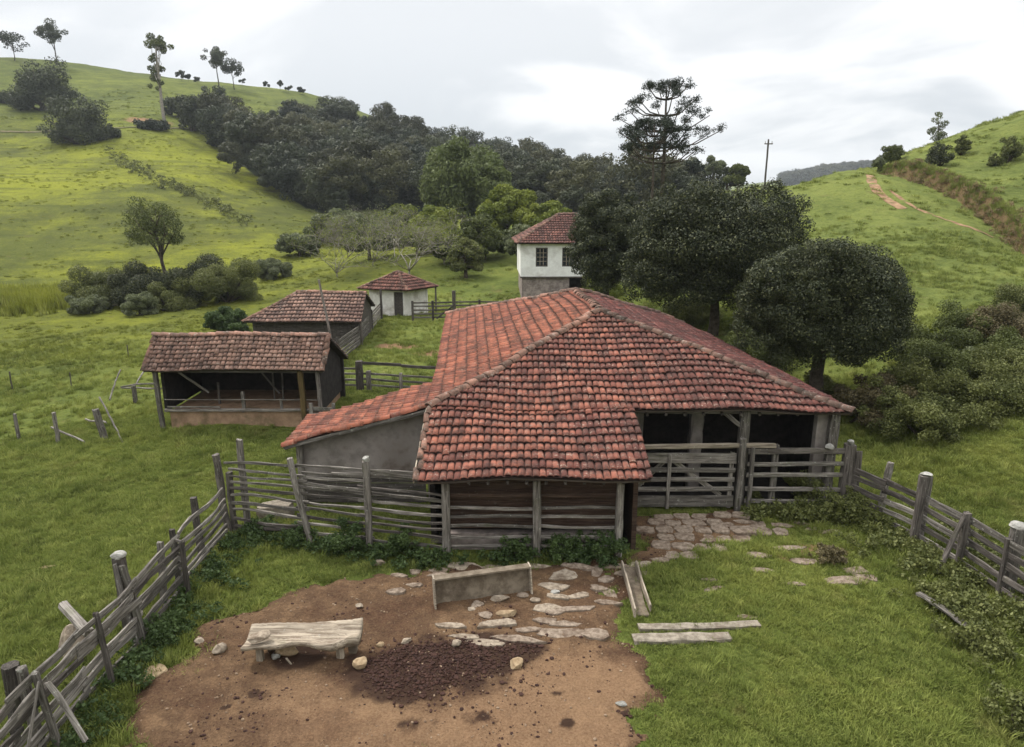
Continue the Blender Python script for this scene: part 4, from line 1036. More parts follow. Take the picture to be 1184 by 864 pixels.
for j in range(nv):
    Q += [[gid(0, 0, j), gid(0, 0, j + 1), gid(1, 0, j + 1), gid(1, 0, j)], [gid(0, nu, j), gid(1, nu, j), gid(1, nu, j + 1), gid(0, nu, j + 1)]]
mk('hollow_slab', V, Q, None, M['bench'], bench, None, True)
for x, y, w in ((-4.80, 11.50, .13), (-4.70, 11.80, .15), (-3.30, 11.62, .14), (-3.10, 11.80, .17)):
    beam(bench, 'leg', (x, y, -.05), (x, y, .44), w, w * .8, M['wood_pale'] if y < 11.7 else M['trough'], wob=.006)
def stone_at(px, py, size, mat, label, seed, rot=0, z=0, name='stone', Y=None, tilt=0):
    g = G(px, py, z) if Y is None else at(px, py, Y)
    zz = yz(g[0], g[1]) - .02 if Y is None and z == 0 else g[2]
    return tag(boulder(name, (g[0], g[1], zz), size, M[mat], None, seed, rot, tilt), label, 'stone')
stone_at(298, 739, (.50, .34, .14), 'stone', 'pointed pale stone lying on the left end of the bench slab', 101, .5, z=.55)
stone_at(334, 760, (.52, .24, .24), 'stone_tan', 'oblong tan stone propped under the bench', 102, .15)
stone_at(319, 766, (.20, .16, .13), 'stone_white', 'small pale stone at the left foot of the oblong stone under the bench', 103)
stone_at(418, 774, (.34, .26, .26), 'stone_tan', 'rounded tan stone on the manure beside the right legs of the bench', 104, .4)
stone_at(255, 756, (.32, .24, .24), 'stone', 'upright grey stone on the bare earth left of the bench', 105, .7)
stone_at(232, 744, (.24, .18, .12), 'stone', 'small flat stone by the grass edge left of the bench', 106)
stone_at(598, 774, (.32, .26, .22), 'stone_tan', 'tan block shaped stone on the right edge of the manure', 107, .3)
stone_at(718, 818, (.22, .14, .08), 'stone_white', 'small white stone alone on the bare earth at the lower right', 108)
stone_at(552, 702, (.34, .3, .10), 'flag', 'flat triangular stone leaning at the foot of the tipped box trough', 109, .5)
stone_at(578, 697, (.46, .22, .13), 'stone', 'long flat pale stone lying against the middle of the tipped box trough', 110, .05)
stone_at(586, 714, (.50, .26, .15), 'stone_tan', 'domed tan stone in front of the tipped box trough', 111, .1)
stone_at(604, 693, (.28, .2, .10), 'flag', 'grey stone in the right corner of the tipped box trough', 112)
stone_at(619, 698, (.26, .18, .12), 'stone', 'pale stone just off the right end of the tipped box trough', 113)
stone_at(560, 715, (.42, .26, .08), 'flag', 'flat broken stone before the tipped box trough, left of the domed one', 114, -.3)
stone_at(545, 708, (.2, .15, .08), 'stone', 'small stone at the left of the rubble before the tipped box trough', 115)
stone_at(642, 690, (.22, .16, .13), 'stone_white', 'small pale stone on the earth right of the tipped box trough', 116)
stone_at(416, 704, (.2, .14, .08), 'stone', 'small stone on bare earth near the grass edge above the bench', 117)
stone_at(440, 750, (.16, .14, .12), 'stone_tan', 'little tan stone on the upper rim of the manure', 118)
stone_at(470, 746, (.24, .16, .14), 'stone', 'pale jagged stone on the upper rim of the manure, near its left', 119, .6)
stone_at(528, 751, (.22, .18, .15), 'stone', 'pale squat stone on the upper rim of the manure, near its middle', 120)
stone_at(438, 653, (.4, .24, .18), 'stone', 'pale stone block at the foot of the weeds by the corral fence', 121)

tr = thing('box_trough', 'old wooden box trough tipped on its side with its open face forward', 'trough', (-.6, 13.5, 0))
Tt = frame((-1.66, 13.25, 0), math.atan2(.55, 2.13)); Lt = 2.2; tl = .42
def tp(x, d, h): return Tt(x, d + h * tl * .6, .04 + h * .94 + .0)     # d across, h up the leaning back
def tbox(name, x0, x1, d0, d1, h0, h1_, mat):
    m_ = MB(); m_.add([tp(x0, d0, h0), tp(x1, d0, h0), tp(x1, d1, h0), tp(x0, d1, h0), tp(x0, d0, h1_), tp(x1, d0, h1_), tp(x1, d1, h1_), tp(x0, d1, h1_)], BOXQ); return m_.build(name, M[mat], tr)
tbox('back_board', .035, Lt - .035, .16, .19, .0, .66, 'trough')
tbox('long_side', .035, Lt - .035, 0, .159, .625, .66, 'trough')
tbox('long_side', .035, Lt - .035, 0, .159, -.03, .0, 'trough')
tbox('end_board', 0, .034, -.01, .2, -.03, .68, 'wood_pale')
tbox('end_board', Lt - .034, Lt, -.01, .2, -.03, .68, 'wood_pale')

vt = thing('channel_trough', 'narrow grey wooden channel trough lying open in the grass edge', 'trough', (2.7, 14, 0))
p0_, p1_ = np.array([2.72, 14.95, .10]), np.array([2.66, 12.95, .06])
beam(vt, 'base_board', p0_ + [.08, 0, -.02], p1_ + [.1, .1, -.02], .30, .04, M['trough'], wob=.004)
beam(vt, 'side_board', p0_ + [-.09, 0, .08], p1_ + [-.06, 0, .10], .05, .20, M['wood_pale'], wob=.006)
beam(vt, 'side_board', p0_ + [.25, 0, .08], p1_ + [.30, .18, .10], .05, .20, M['wood_pale'], wob=.008, taper=.8)

for (xa, xb, ya, yb, w, lab) in ((2.62, 5.15, 12.62, 12.74, .20, 'long weathered stone kerb beam in the grass, the rear of the two'), (2.45, 4.42, 12.22, 12.32, .27, 'shorter pale stone kerb beam in the grass, the front of the two')):
    tag(beam(None, 'stone_beam', (xa, ya, .03), (xb, yb, .02), w, .12, M['concrete'], wob=.02, rough=.16, seg=10), lab, 'beam')
tag(beam(None, 'plank', G(1062, 686, .25), G(1130, 732, .22), .16, .05, M['wood'], wob=.02, seg=7), 'broken grey plank lost in the weeds below the right fence', 'plank')
tag(beam(None, 'stick', G(424, 671, .03), G(465, 675, .03), .05, .05, M['wood_pale'], wob=.01, rnd=True), 'thin pale stick on the bare earth by the grass above the bench', 'stick')
tag(beam(None, 'stake', G(340, 772, .0), G(340, 756, .0) * [1, 0, 0] + G(340, 772, 0) * [0, 1, 0] + [0, 0, .2], .03, .03, M['wood_pale'], wob=.003), 'thin white stake standing under the bench', 'stake')
tag(slab('board', *G(56, 661, -.3)[:2], .2, .07, .04, M['stone_tan'], 77, .2), 'small pink board lying alone on the left meadow', 'board')
for i, (px, py, s, lab) in enumerate(((672, 768, .24, 'dark dung pat on the earth right of the manure heap'), (300, 806, .28, 'dark dung patch below the bench'), (655, 842, .18, 'dark dung pat near the bottom of the yard, right of its middle'), (722, 826, .2, 'dark dung pat just below the lone white stone'))):
    g = G(px, py); m_ = MB(); r_ = np.random.default_rng(i)
    for k in range(14):
        a = r_.uniform(0, 6.28); d = r_.random() * s; c = s * .22
        m_.add(ICO1[0] * np.array([c, c, c * .5]) * r_.uniform(.6, 1.3) + [g[0] + d * math.cos(a), g[1] + d * math.sin(a), .02], None, ICO1[1])
    tag(m_.build('dung_pat', M['manure'], None), lab, 'dung')

# paving before the gate
rg = np.random.default_rng(21); k = 0
lab_p = 'worn rectangular paving stone set in the earth before the plank gate'
for iy, yy in enumerate((17.78, 17.36, 16.92, 16.5, 16.06, 15.64)):
    x = 3.30 + (.3 if iy % 2 else 0) + rg.uniform(-.1, .1)
    xmax = (6.6, 6.9, 6.9, 6.1, 5.1, 4.3)[iy]
    while x < xmax:
        w = rg.uniform(.42, .68)
        if not (iy < 3 and x < 4.0 and rg.random() < .5) and rg.random() > .10:
            s_ = slab('paving_stone', x + w / 2 + (17.8 - yy) * .10, yy + rg.uniform(-.03, .03), w / 2 * .96, .205 * rg.uniform(.9, 1.06), .045, M['flag'], 200 + k, rg.uniform(-.06, .06) - .04, pw=.07, pp=6)
            tag(s_, lab_p, 'paving stone', 'paving stones laid before the gate')
        k += 1; x += w
lab_s = 'flat pale flagstone bedded in the bare earth before the barn posts'
for i, (px, py, rx, ry) in enumerate([(535, 655, .42, .17), (508, 660, .3, .12), (575, 658, .45, .12), (620, 655, .4, .10), (480, 662, .2, .16), (462, 668, .22, .1),
                                      (655, 668, .38, .26), (668, 658, .34, .16), (690, 662, .12, .32), (640, 682, .34, .14), (700, 672, .2, .16), (715, 656, .36, .12), (738, 654, .36, .13), (762, 648, .26, .12), (722, 664, .24, .1),
                                      (632, 706, .3, .16), (662, 708, .42, .10), (630, 722, .26, .10), (575, 726, .4, .12), (655, 736, .5, .16), (600, 744, .48, .10), (565, 748, .4, .10), (690, 738, .26, .16), (700, 700, .3, .1), (520, 729, .3, .08), (480, 680, .2, .1), (458, 688, .22, .12), (645, 694, .24, .08), (640, 712, .2, .08), (592, 666, .3, .12), (548, 667, .3, .1), (690, 682, .24, .14), (706, 688, .16, .2), (668, 692, .26, .1), (652, 726, .3, .1), (612, 732, .3, .09), (540, 741, .34, .08), (505, 668, .24, .1), (744, 664, .2, .1)]):
    g = G(px, py)
    tag(slab('flagstone', g[0], g[1], rx, ry, .03, M['flag'] if i % 3 else M['stone'], 300 + i, rg.uniform(-.3, .3), yz(g[0], g[1]) + .004, pw=.30, k=7), lab_s, 'flagstone', 'flagstones bedded in the bare earth')
lab_g = 'sunken flagstone showing through the yard grass on the right'
for i, (px, py, rx, ry) in enumerate([(838, 611, .3, .14), (872, 610, .26, .13), (905, 608, .28, .12), (927, 606, .2, .1), (940, 612, .22, .1), (878, 642, .3, .16), (860, 606, .3, .1), (912, 634, .4, .12), (930, 650, .3, .16), (880, 660, .3, .1), (918, 676, .3, .08), (976, 672, .45, .2), (990, 660, .3, .16), (1002, 668, .28, .14), (960, 640, .3, .1), (824, 682, .26, .08), (820, 671, .2, .07), (863, 714, .2, .07), (960, 615, .3, .1)]):
    g = G(px, py); tag(slab('flagstone', g[0], g[1], rx, ry, .035, M['flag'], 400 + i, rg.uniform(-.3, .3), pw=.28, k=7), lab_g, 'flagstone', 'flagstones sunk in the yard grass')

# meadow posts
for (px, py, h, w, tx, lab) in [(22, 508, 1.05, .13, 0, 'grey fence post at the far left of the meadow before the reeds'), (67, 512, 1.2, .15, .02, 'grey fence post second from the left edge on the meadow'), (122, 508, 1.2, .26, -.22, 'thick stump post tilting amid brushwood left of the open shed'),
                                (157, 466, .8, .2, 0, 'squat post at the rail behind the left corner of the open shed'), (83, 447, .75, .06, 0, 'thin stake on the bright meadow left of the open shed'), (149, 414, .8, .06, 0, 'thin stake nearest the left gable of the open shed'), (15, 452, 1.0, .07, 0, 'dark thin stake in the rushes at the left edge')]:
    g = on(px, py); tag(beam(None, 'wooden_post', g - [0, 0, .2], g + [tx, 0, h], w, w, M['wood'] if w > .1 else M['wood_dark'], wob=.015, rnd=True), lab, 'post')
ob = thing('broken_fence', 'collapsed grey rails of an old fence left of the open shed', 'fence', on(160, 470))
for a, b in (((128, 470, .3), (142, 448, .9)), ((142, 456, .3), (188, 462, .5)), ((160, 460, .7), (178, 438, 1.0)), ((142, 462, .6), (186, 466, .9)), ((100, 490, .2), (125, 503, .5)), ((62, 508, .5), (98, 514, .1)), ((118, 480, .8), (142, 512, .0))):
    pa, pb = on(*a[:2]), on(*b[:2]); beam(ob, 'rail', pa + [0, 0, a[2]], pb + [0, 0, b[2]], .07, .08, M['wood'], wob=.03, rnd=True)

# ------------------------------------------------------------------ foliage tools
def leaves(cl, nl, size, seed=0, flat=.5, asp=.55, shell=.45, up=0.0, droop=0.0, tvar=1.0):
    """leaf blades spread through a list of clumps (x, y, z, rx, ry, rz)"""
    r = np.random.default_rng(seed); cl = np.asarray(cl, float)
    vol = (cl[:, 3] * cl[:, 4] * cl[:, 5]) ** (2 / 3); pr = vol / vol.sum()
    k = r.choice(len(cl), nl, p=pr); d = r.normal(size=(nl, 3)); d /= np.linalg.norm(d, axis=1)[:, None]
    rad = 1 - shell * r.random(nl) ** 1.6 + r.normal(0, .06, nl)
    P = cl[k, :3] + d * rad[:, None] * cl[k, 3:]
    if droop: P[:, 2] -= droop * r.random(nl) ** 2 * cl[k, 5]
    nrm = d * flat + r.normal(size=(nl, 3)) * .42; nrm[:, 2] += up; nrm /= np.linalg.norm(nrm, axis=1)[:, None]
    t = np.cross(nrm, r.normal(size=(nl, 3)))
    if droop: t = t * .5 + np.array([0, 0, -1.0]); t -= nrm * (t * nrm).sum(1)[:, None]
    t /= np.linalg.norm(t, axis=1)[:, None] + 1e-9; b = np.cross(nrm, t)
    s = size * r.uniform(.6, 1.35, nl)[:, None]
    V = np.stack([P - t * s, P + b * s * asp + t * s * .1, P + t * s, P - b * s * asp + t * s * .1], 1).reshape(-1, 3)
    ct = r.random(len(cl)); ti = np.clip(ct[k] * tvar + r.normal(0, .12, nl), 0, 1)
    return V, np.arange(nl * 4).reshape(-1, 4), np.repeat(ti, 4)

def lumpy(c, rad, n_, s=.3, seed=0, zmin=-1.0, jit=.12, inner=.0, pw=1.0):
    """clumps spread over an ellipsoid"""
    r = np.random.default_rng(seed); d = r.normal(size=(n_ * 4, 3)); d /= np.linalg.norm(d, axis=1)[:, None]; d = d[d[:, 2] > zmin][:n_]
    f = (1 - s * .75) * (1 + r.normal(0, jit, len(d))); f *= np.where(r.random(len(d)) < inner, r.uniform(.2, .9, len(d)), 1)
    rad = np.array(rad); P = np.array(c) + d * f[:, None] * rad
    sz = s * r.uniform(.6, 1.3, len(d))[:, None] * rad.mean() * np.array([1, 1, .8])
    return np.concatenate([P, sz], 1)

def limbs(base, top, crown, rt, nb=7, seed=0, k=6, bend=.06):
    """tapering trunk with limbs reaching into the crown clumps"""
    r = np.random.default_rng(seed); base = np.array(base, float); top = np.array(top, float); m_ = MB(); L = np.linalg.norm(top - base)
    t = np.linspace(0, 1, 7); P = base + np.outer(t, top - base); P[1:-1, :2] += np.cumsum(r.normal(0, bend * L * .3, (5, 2)), 0) * .5
    m_.tube(P, rt * (1.25 - .85 * t ** .8), k)
    idx = r.choice(len(crown), min(nb, len(crown)), replace=False)
    for i in idx:
        f = r.uniform(.35, .95); s = np.array([np.interp(f, t, P[:, q_]) for q_ in range(3)]); e = crown[i, :3]
        mid = (s + e) / 2 + r.normal(0, .05 * L, 3); mid[2] += .04 * L
        m_.tube([s, (s + mid) / 2 + [0, 0, .01 * L], mid, e], rt * np.array([.5, .38, .26, .08]) * (1.2 - .5 * f), 5)
    return m_

def tree(name, label, cat, base, top, crown, rt, leaf, nl, size, group=None, seed=0, nb=8, bark='bark', **kw):
    t = thing(name, label, cat, base, group)
    limbs(np.array(base) - [0, 0, .3], top, np.asarray(crown), rt, nb, seed).build('trunk', M[bark], t, True)
    V, Q_, ti = leaves(crown, nl, size, seed, **kw); mk('crown', V, Q_, None, M[leaf], t, None, False, {'tint': ti})
    return t
def bush(name, label, base, w, h, leaf, nl, size, seed=0, group=None, cat='bush', dep=None, ncl=26, stems=5, **kw):
    base = np.array(base, float); r = np.random.default_rng(seed); t = thing(name, label, cat, base, group)
    cl = np.concatenate([lumpy(base + [0, 0, h * .46], (w / 2, (dep or w) / 2, h * .54), ncl, .32, seed, -.75, .22, .25), lumpy(base + [0, 0, h * .2], (w / 2, (dep or w) / 2, h * .25), ncl // 2, .3, seed + 7, -.6, .2)])
    m_ = MB()
    for i in range(stems):
        e = cl[r.integers(len(cl)), :3]; m_.tube([base + [r.normal(0, w * .06), r.normal(0, w * .06), -.15], (base + e) / 2 + r.normal(0, .04 * w, 3), e], [.035 * h, .024 * h, .008 * h], 5)
    m_.build('stem', M['bark'], t, True)
    V, Q_, ti = leaves(cl, nl, size, seed, **kw); mk('foliage', V, Q_, None, M[leaf], t, None, False, {'tint': ti})
    return t

# ------------------------------------------------------------------ the big round trees behind the barn
def round_tree(label, px, py, Y, wpx, hpx, nl, size, seed, leaf='leaf_dark', trunkr=.28, extra=None):
    c = at(px, py, Y); d = (c[1] * CP + (CAM_H - c[2]) * SP) / FPX
    rx, rz = wpx / 2 * d, hpx / 2 * d; g = h1(c[0], c[1])
    cl = lumpy(c, (rx, rx * .92, rz), 150, .22, seed, -.85, .12)
    cl = np.concatenate([cl, lumpy(c, (rx * .8, rx * .75, rz * .8), 60, .3, seed + 1)])
    if extra is not None:
        for (ex, ey, ew, eh) in extra:
            e = at(ex, ey, Y - .5); cl = np.concatenate([cl, lumpy(e, (ew / 2 * d, ew / 2 * d, eh / 2 * d), 70, .24, seed + ex, -.8, .06)])
    return tree('round_tree', label, 'tree', (c[0], c[1], g), (c[0], c[1], c[2] + rz * .3), cl, trunkr, leaf, nl, size, None, seed, 10, flat=1.1, shell=.3, tvar=.9)
round_tree('dense dark round crowned tree standing alone just right of the barn roof', 952, 354, 27, 182, 136, 210000, .045, 201, extra=[(900, 340, 90, 90), (1000, 345, 90, 96), (950, 308, 110, 60), (878, 378, 64, 70), (1022, 366, 58, 80), (896, 328, 66, 60), (1008, 326, 58, 62), (960, 398, 110, 50)])
round_tree('largest dark broad crowned tree rising behind the barn roof', 830, 286, 39, 186, 124, 220000, .062, 202, extra=[(765, 290, 92, 120), (880, 262, 104, 110), (800, 248, 96, 80), (850, 305, 140, 110), (790, 318, 110, 90), (870, 322, 110, 90), (755, 316, 76, 86)])
round_tree('smaller dark dome shaped tree beside the white house', 702, 280, 47, 78, 116, 100000, .066, 203)

# ------------------------------------------------------------------ araucarias
def araucaria(label, px_top, py_top, py_tier, Y, wm, tiers, seed, r0=.26, nper=8, base_px=None):
    c = at(px_top, py_top, Y); g = h1(c[0], Y); H = c[2] - g; base = np.array([c[0], Y, g]); r = np.random.default_rng(seed)
    t = thing('araucaria', label, 'tree', base); m_ = MB(); m_.tube([base - [0, 0, .3], base + [.1, 0, H * .5], base + [0, 0, H * .97]], [r0, r0 * .75, r0 * .3], 7)
    zt = at(px_top, py_tier, Y)[2] - g; cl = []
    for k in range(tiers):
        f = k / max(1, tiers - 1); z = zt + (H * .96 - zt) * f; ln = wm / 2 * (1 - .58 * f ** 2.2) * (.72 + .28 * min(1, f * 3))
        for j in range(nper):
            a = 6.283 * (j + .5 * (k % 2)) / nper + r.normal(0, .2); l = ln * r.uniform(.72, 1.08)
            dr = np.array([math.cos(a), math.sin(a), 0]); s = base + [0, 0, z - .9]
            e = base + dr * l + [0, 0, z + .1 + .10 * l]; mid = base + dr * l * .55 + [0, 0, z - .75 + .02 * l]
            m_.tube([s, (s + mid) / 2 - [0, 0, .06], mid, e], [.09, .075, .06, .035], 5)
            for q_ in range(5):
                e2 = e + dr * r.uniform(-.30, .06) * l + r.normal(0, .30, 3) * [1, 1, .5]; sz = r.uniform(.30, .50); cl.append([*e2, sz, sz, sz * .8])
    for q_ in range(12): cl.append([*(base + [r.normal(0, .7), r.normal(0, .7), H * .98 + r.normal(0, .25)]), .5, .5, .42])
    m_.build('trunk', M['bark'], t, True)
    V, Q_, ti = leaves(cl, 70 * len(cl), .10, seed, flat=.2, asp=.32, shell=.9); mk('crown', V, Q_, None, M['leaf_needle'], t, None, False, {'tint': ti})
araucaria('tall araucaria pine with wide umbrella crown on the skyline behind the round trees', 771, 96, 178, 70, 11.8, 5, 301, .24, 7)
araucaria('slimmer araucaria pine close left of the tall umbrella crowned one', 757, 140, 172, 67, 7.0, 4, 302, .15, 7)

# ------------------------------------------------------------------ trees in the dell
def spot(px, py): g = on(px, py); return np.array([g[0], g[1], h1(g[0], g[1])])
def dell(name, label, px, ytop, ybot, Y, wpx, leaf, nl, size, seed, cat='tree', bark='bark', droop=0, rt=.22, group=None, low=.28, ncl=46, s=.30, nb=8, **kw):
    tp_ = at(px, ytop, Y); g = h1(tp_[0], Y); d = (Y * CP + (CAM_H - tp_[2]) * SP) / FPX
    zb = max(at(px, ybot, Y)[2], g + .2); rz = (tp_[2] - zb) / 2; cz_ = (tp_[2] + zb) / 2; rx = wpx / 2 * d
    cl = lumpy((tp_[0], Y, cz_), (rx, rx * .85, rz), ncl, s, seed, -.7, .14, .3)
    return tree(name, label, cat, (tp_[0], Y, g), (tp_[0], Y, cz_ + rz * .3), cl, rt, leaf, nl, size, group, seed, nb, bark, droop=droop, **kw)
dell('willow', 'tall drooping olive green tree in front of the wood', 535, 160, 262, 112, 104, 'leaf_willow', 60000, .26, 401, droop=1.2, rt=.4, ncl=70)
dell('willow', 'lower drooping olive tree joined to the right of the tall one', 572, 190, 262, 108, 50, 'leaf_willow', 22000, .26, 402, droop=1.0, rt=.3)
dell('leafy_tree', 'bright yellow green tree left of the white house roof', 586, 216, 300, 92, 66, 'leaf_lime', 34000, .20, 403, rt=.25)
dell('leafy_tree', 'small yellow green tree peeping just above the white house roof', 632, 234, 292, 88, 50, 'leaf_lime', 20000, .19, 404)
dell('leafy_tree', 'mid green bushy tree beside the lawn left of the white house', 560, 252, 322, 78, 70, 'leaf_mid', 34000, .16, 405, rt=.2)
dell('leafy_tree', 'dark green rounded tree in the hollow behind the far rail fence', 520, 268, 330, 76, 52, 'leaf_mid', 26000, .15, 406, rt=.18)
dell('leafy_tree', 'grey green tree close against the left wall of the white house', 600, 258, 322, 74, 36, 'leaf_grey', 15000, .15, 407)
dell('leafy_tree', 'dull green low tree behind the bare branched trees on the left', 395, 244, 300, 108, 70, 'leaf_grey', 22000, .22, 408)
dell('leafy_tree', 'dull green low tree behind the bare branched trees, in their middle', 455, 234, 300, 106, 70, 'leaf_mid', 26000, .22, 409)
dell('leafy_tree', 'olive tree at the right end of the bare branched trees', 505, 240, 305, 100, 52, 'leaf_lime', 20000, .2, 410)
dell('leafy_tree', 'low olive green tree at the edge of the wood left of the bare trees', 372, 262, 302, 110, 40, 'leaf_mid', 14000, .22, 411)

dell('leafy_tree', 'grey green low tree at the far left of the bare branched trees', 345, 270, 318, 98, 50, 'leaf_grey', 16000, .18, 412)
dell('leafy_tree', 'mid green tree low between the left bare branched trees', 425, 256, 326, 86, 56, 'leaf_mid', 22000, .15, 413)
dell('leafy_tree', 'dark tree in the gap below the widest bare branched tree', 482, 264, 330, 84, 50, 'leaf_shrub', 20000, .14, 414)
dell('leafy_tree', 'small green tree by the far rail fence right of the small hut', 538, 276, 336, 70, 40, 'leaf_shrub', 16000, .12, 415)
def bare_tree(label, px, py_base, py_top, Y, wm, seed, nleaf=5000, lf='leaf_grey', rad=.07):
    tp_ = at(px, py_top, Y); g = h1(tp_[0], Y); H = tp_[2] - g; base = np.array([tp_[0], Y, g]); r = np.random.default_rng(seed); m_ = MB(); tips = []
    def grow(p, d, l, rd, lev):
        q_ = p + d * l; mid = (p + q_) / 2 + r.normal(0, .05 * l, 3); m_.tube([p, mid, q_], [rd, rd * .82, rd * .62], 5 if lev < 2 else 4)
        if lev >= 6 or rd < .003 or (lev > 2 and r.random() < .16): tips.append(q_); return
        for _ in range(r.integers(2, 5) if lev else 6):
            nd = d + r.normal(0, .62, 3) * [1, 1, .6]; nd[2] += .26; nd /= np.linalg.norm(nd)
            grow(q_, nd, (H * r.uniform(.18, .30) if lev == 0 else l * r.uniform(.6, .9)), rd * .64, lev + 1)
        if lev > 2: tips.append(q_)
    grow(np.zeros(3), np.array([r.normal(0, .08), 0, 1.]), H * .08, rad, 0)
    al = np.concatenate(m_.v); k3 = np.array([wm / (np.ptp(al[:, 0]) + .1), wm / (np.ptp(al[:, 0]) + .1), H / al[:, 2].max()]); dome = lambda q: np.column_stack([q[:, :2], q[:, 2] * (1 - .34 * np.minimum(1, np.hypot(q[:, 0], q[:, 1]) / (wm * .5)) ** 2)]) + base
    m_.v = [dome(v_ * k3) - [0, 0, .15] for v_ in m_.v]; tips = list(dome(np.array(tips) * k3))
    t = thing('bare_tree', label, 'tree', base); m_.build('trunk', M['twig'], t, True)
    tips = np.array(tips); cl = np.concatenate([tips, np.full((len(tips), 3), .35)], 1)
    V, Q_, ti = leaves(cl, int(nleaf * .32), .085, seed, shell=1.0, flat=.1); mk('crown', V, Q_, None, M[lf], t, None, False, {'tint': ti})
bare_tree('pale bare branched tree at the left behind the boarded shed', 385, 335, 236, 76, 12, 501, 6000, 'leaf_lime')
bare_tree('pale bare branched tree with the widest spread behind the small hut', 470, 335, 226, 72, 15, 502, 9000, 'leaf_lime')
bare_tree('pale bare branched tree between the wide one and the left one', 428, 335, 232, 80, 12, 503, 7000, 'leaf_grey')
bare_tree('pale bare branched tree at the right behind the small hut', 512, 335, 234, 76, 12, 504, 6000, 'leaf_lime')

# left thicket
LT = on(196, 352)
lt = spot(198, 350)
cc_ = at(176, 264, lt[1]); cl = np.concatenate([lumpy(cc_, (2.7, 2.4, 2.5), 60, .26, 601, -.8, .14, .2), lumpy(at(160, 252, lt[1]), (1.5, 1.5, 1.4), 20, .3, 602), lumpy(at(196, 262, lt[1]), (1.3, 1.3, 1.8), 20, .3, 603)])
tree('open_tree', 'slender tree with airy dark crown rising from the thicket on the left meadow', 'tree', lt, cc_ + [0, 0, 1.0], cl, .20, 'leaf_mid', 9500, .085, None, 601, 20)
for i, (px, py, w, h, lf, lab) in enumerate([(126, 352, 6.4, 3.4, 'leaf_shrub', 'dark green bush at the left end of the meadow thicket'), (165, 354, 6.2, 3.9, 'leaf_dark', 'darkest bush of the meadow thicket, left of the slender trunk'), (226, 352, 7.0, 4.6, 'leaf_dark', 'tall dark bush right of the slender trunk in the meadow thicket'),
                                                 (264, 350, 6.0, 4.2, 'leaf_shrub', 'dark green bush at the right end of the meadow thicket'), (162, 364, 2.8, 1.9, 'leaf_grey', 'small grey leaved bush in front of the meadow thicket'), (198, 358, 5.2, 2.8, 'leaf_shrub', 'low green bush at the foot of the slender trunk'),
                                                 (258, 384, 2.6, 2.0, 'leaf_fresh', 'leafy green bush behind the open shed roof'), (276, 386, 1.6, 1.6, 'leaf_fresh', 'small leafy bush at the corner of the boarded shed'), (100, 362, 3.4, 1.5, 'leaf_grey', 'low greyish bush beside the meadow thicket'), (318, 322, 4, 2.2, 'leaf_grey', 'low grey green bush on the bank behind the boarded shed')]):
    bush('bush', lab, spot(px, py), w, h, lf, int(7000 * w), .07, 610 + i)

# hill trees and bushes
def hill_bush(px, pyb, wpx, hpx, lab, seed, lf='leaf_wood', nl=16000):
    g = spot(px, pyb); d = (g[1] * CP + (CAM_H - g[2]) * SP) / FPX
    bush('hill_bush', lab, g, wpx * d, hpx * d, lf, nl, 1.15 * d, seed, dep=wpx * d * .7, ncl=50, stems=6)
hill_bush(52, 128, 80, 52, 'broad dark bush clump high on the left hill', 701); hill_bush(92, 166, 74, 52, 'broad dark bush clump just below the hill path', 702)
hill_bush(130, 160, 20, 14, 'small dark bush beside the hill path, right of the broad clump', 703, nl=3000); hill_bush(6, 120, 26, 12, 'small dark bush at the left edge of the hill', 704, nl=2500)
hill_bush(222, 152, 30, 30, 'rounded bush on the path at the corner of the wood', 705, nl=6000); hill_bush(208, 136, 34, 26, 'rounded dark tree clump behind the pale trunked tree', 706, nl=6000)
hill_bush(176, 150, 40, 10, 'low hedge growth along the hill path', 708, nl=3500)
def hill_tree(px, pyb, pyt, wpx, lab, seed, low=.5, nl=5000, leaf='leaf_wood', bark='bark', ncl=22, rtk=.012, s=.32):
    g = spot(px, pyb); d = (g[1] * CP + (CAM_H - g[2]) * SP) / FPX; H = (pyb - pyt) * d; w = wpx * d
    cl = lumpy(g + [0, 0, H * (1 - (1 - low) / 2)], (w / 2, w / 2, H * (1 - low) / 2), ncl, s, seed, -.9, .22, .3)
    tree('hill_tree', lab, 'tree', g, g + [0, 0, H * .85], cl, H * rtk * 1.2, leaf, nl, 1.0 * d, None, seed, 9, bark)
hill_tree(17, 70, 39, 30, 'small airy tree on the skyline at the far left', 721, .35, 1500); hill_tree(66, 76, 28, 36, 'dark umbrella tree on the left skyline beside a thin pole', 722, .42, 3000)
hill_tree(254, 105, 57, 30, 'dark spreading tree on the hill skyline, left of a close pair', 723, .4, 3000); hill_tree(271, 104, 72, 24, 'smaller spreading tree on the hill skyline, right of a close pair', 724, .4, 1800)
g = spot(192, 150); d = (g[1] * CP + (CAM_H - g[2]) * SP) / FPX; H = 100 * d
cl = np.concatenate([lumpy(g + [0, 0, H * .92], (16 * d, 16 * d, 10 * d), 14, .35, 725, -1, .25), lumpy(g + [-3 * d, 0, H * .66], (9 * d, 9 * d, 14 * d), 9, .35, 726, -1, .3), lumpy(g + [-4 * d, 0, H * .48], (8 * d, 8 * d, 10 * d), 7, .35, 727, -1, .3)])
tree('tall_tree', 'tall thin tree with long pale trunk on the hill path', 'tree', g, g + [0, 0, H * .95], cl, .42, 'leaf_mid', 3600, 1.1 * d, None, 725, 14, 'bark_pale')
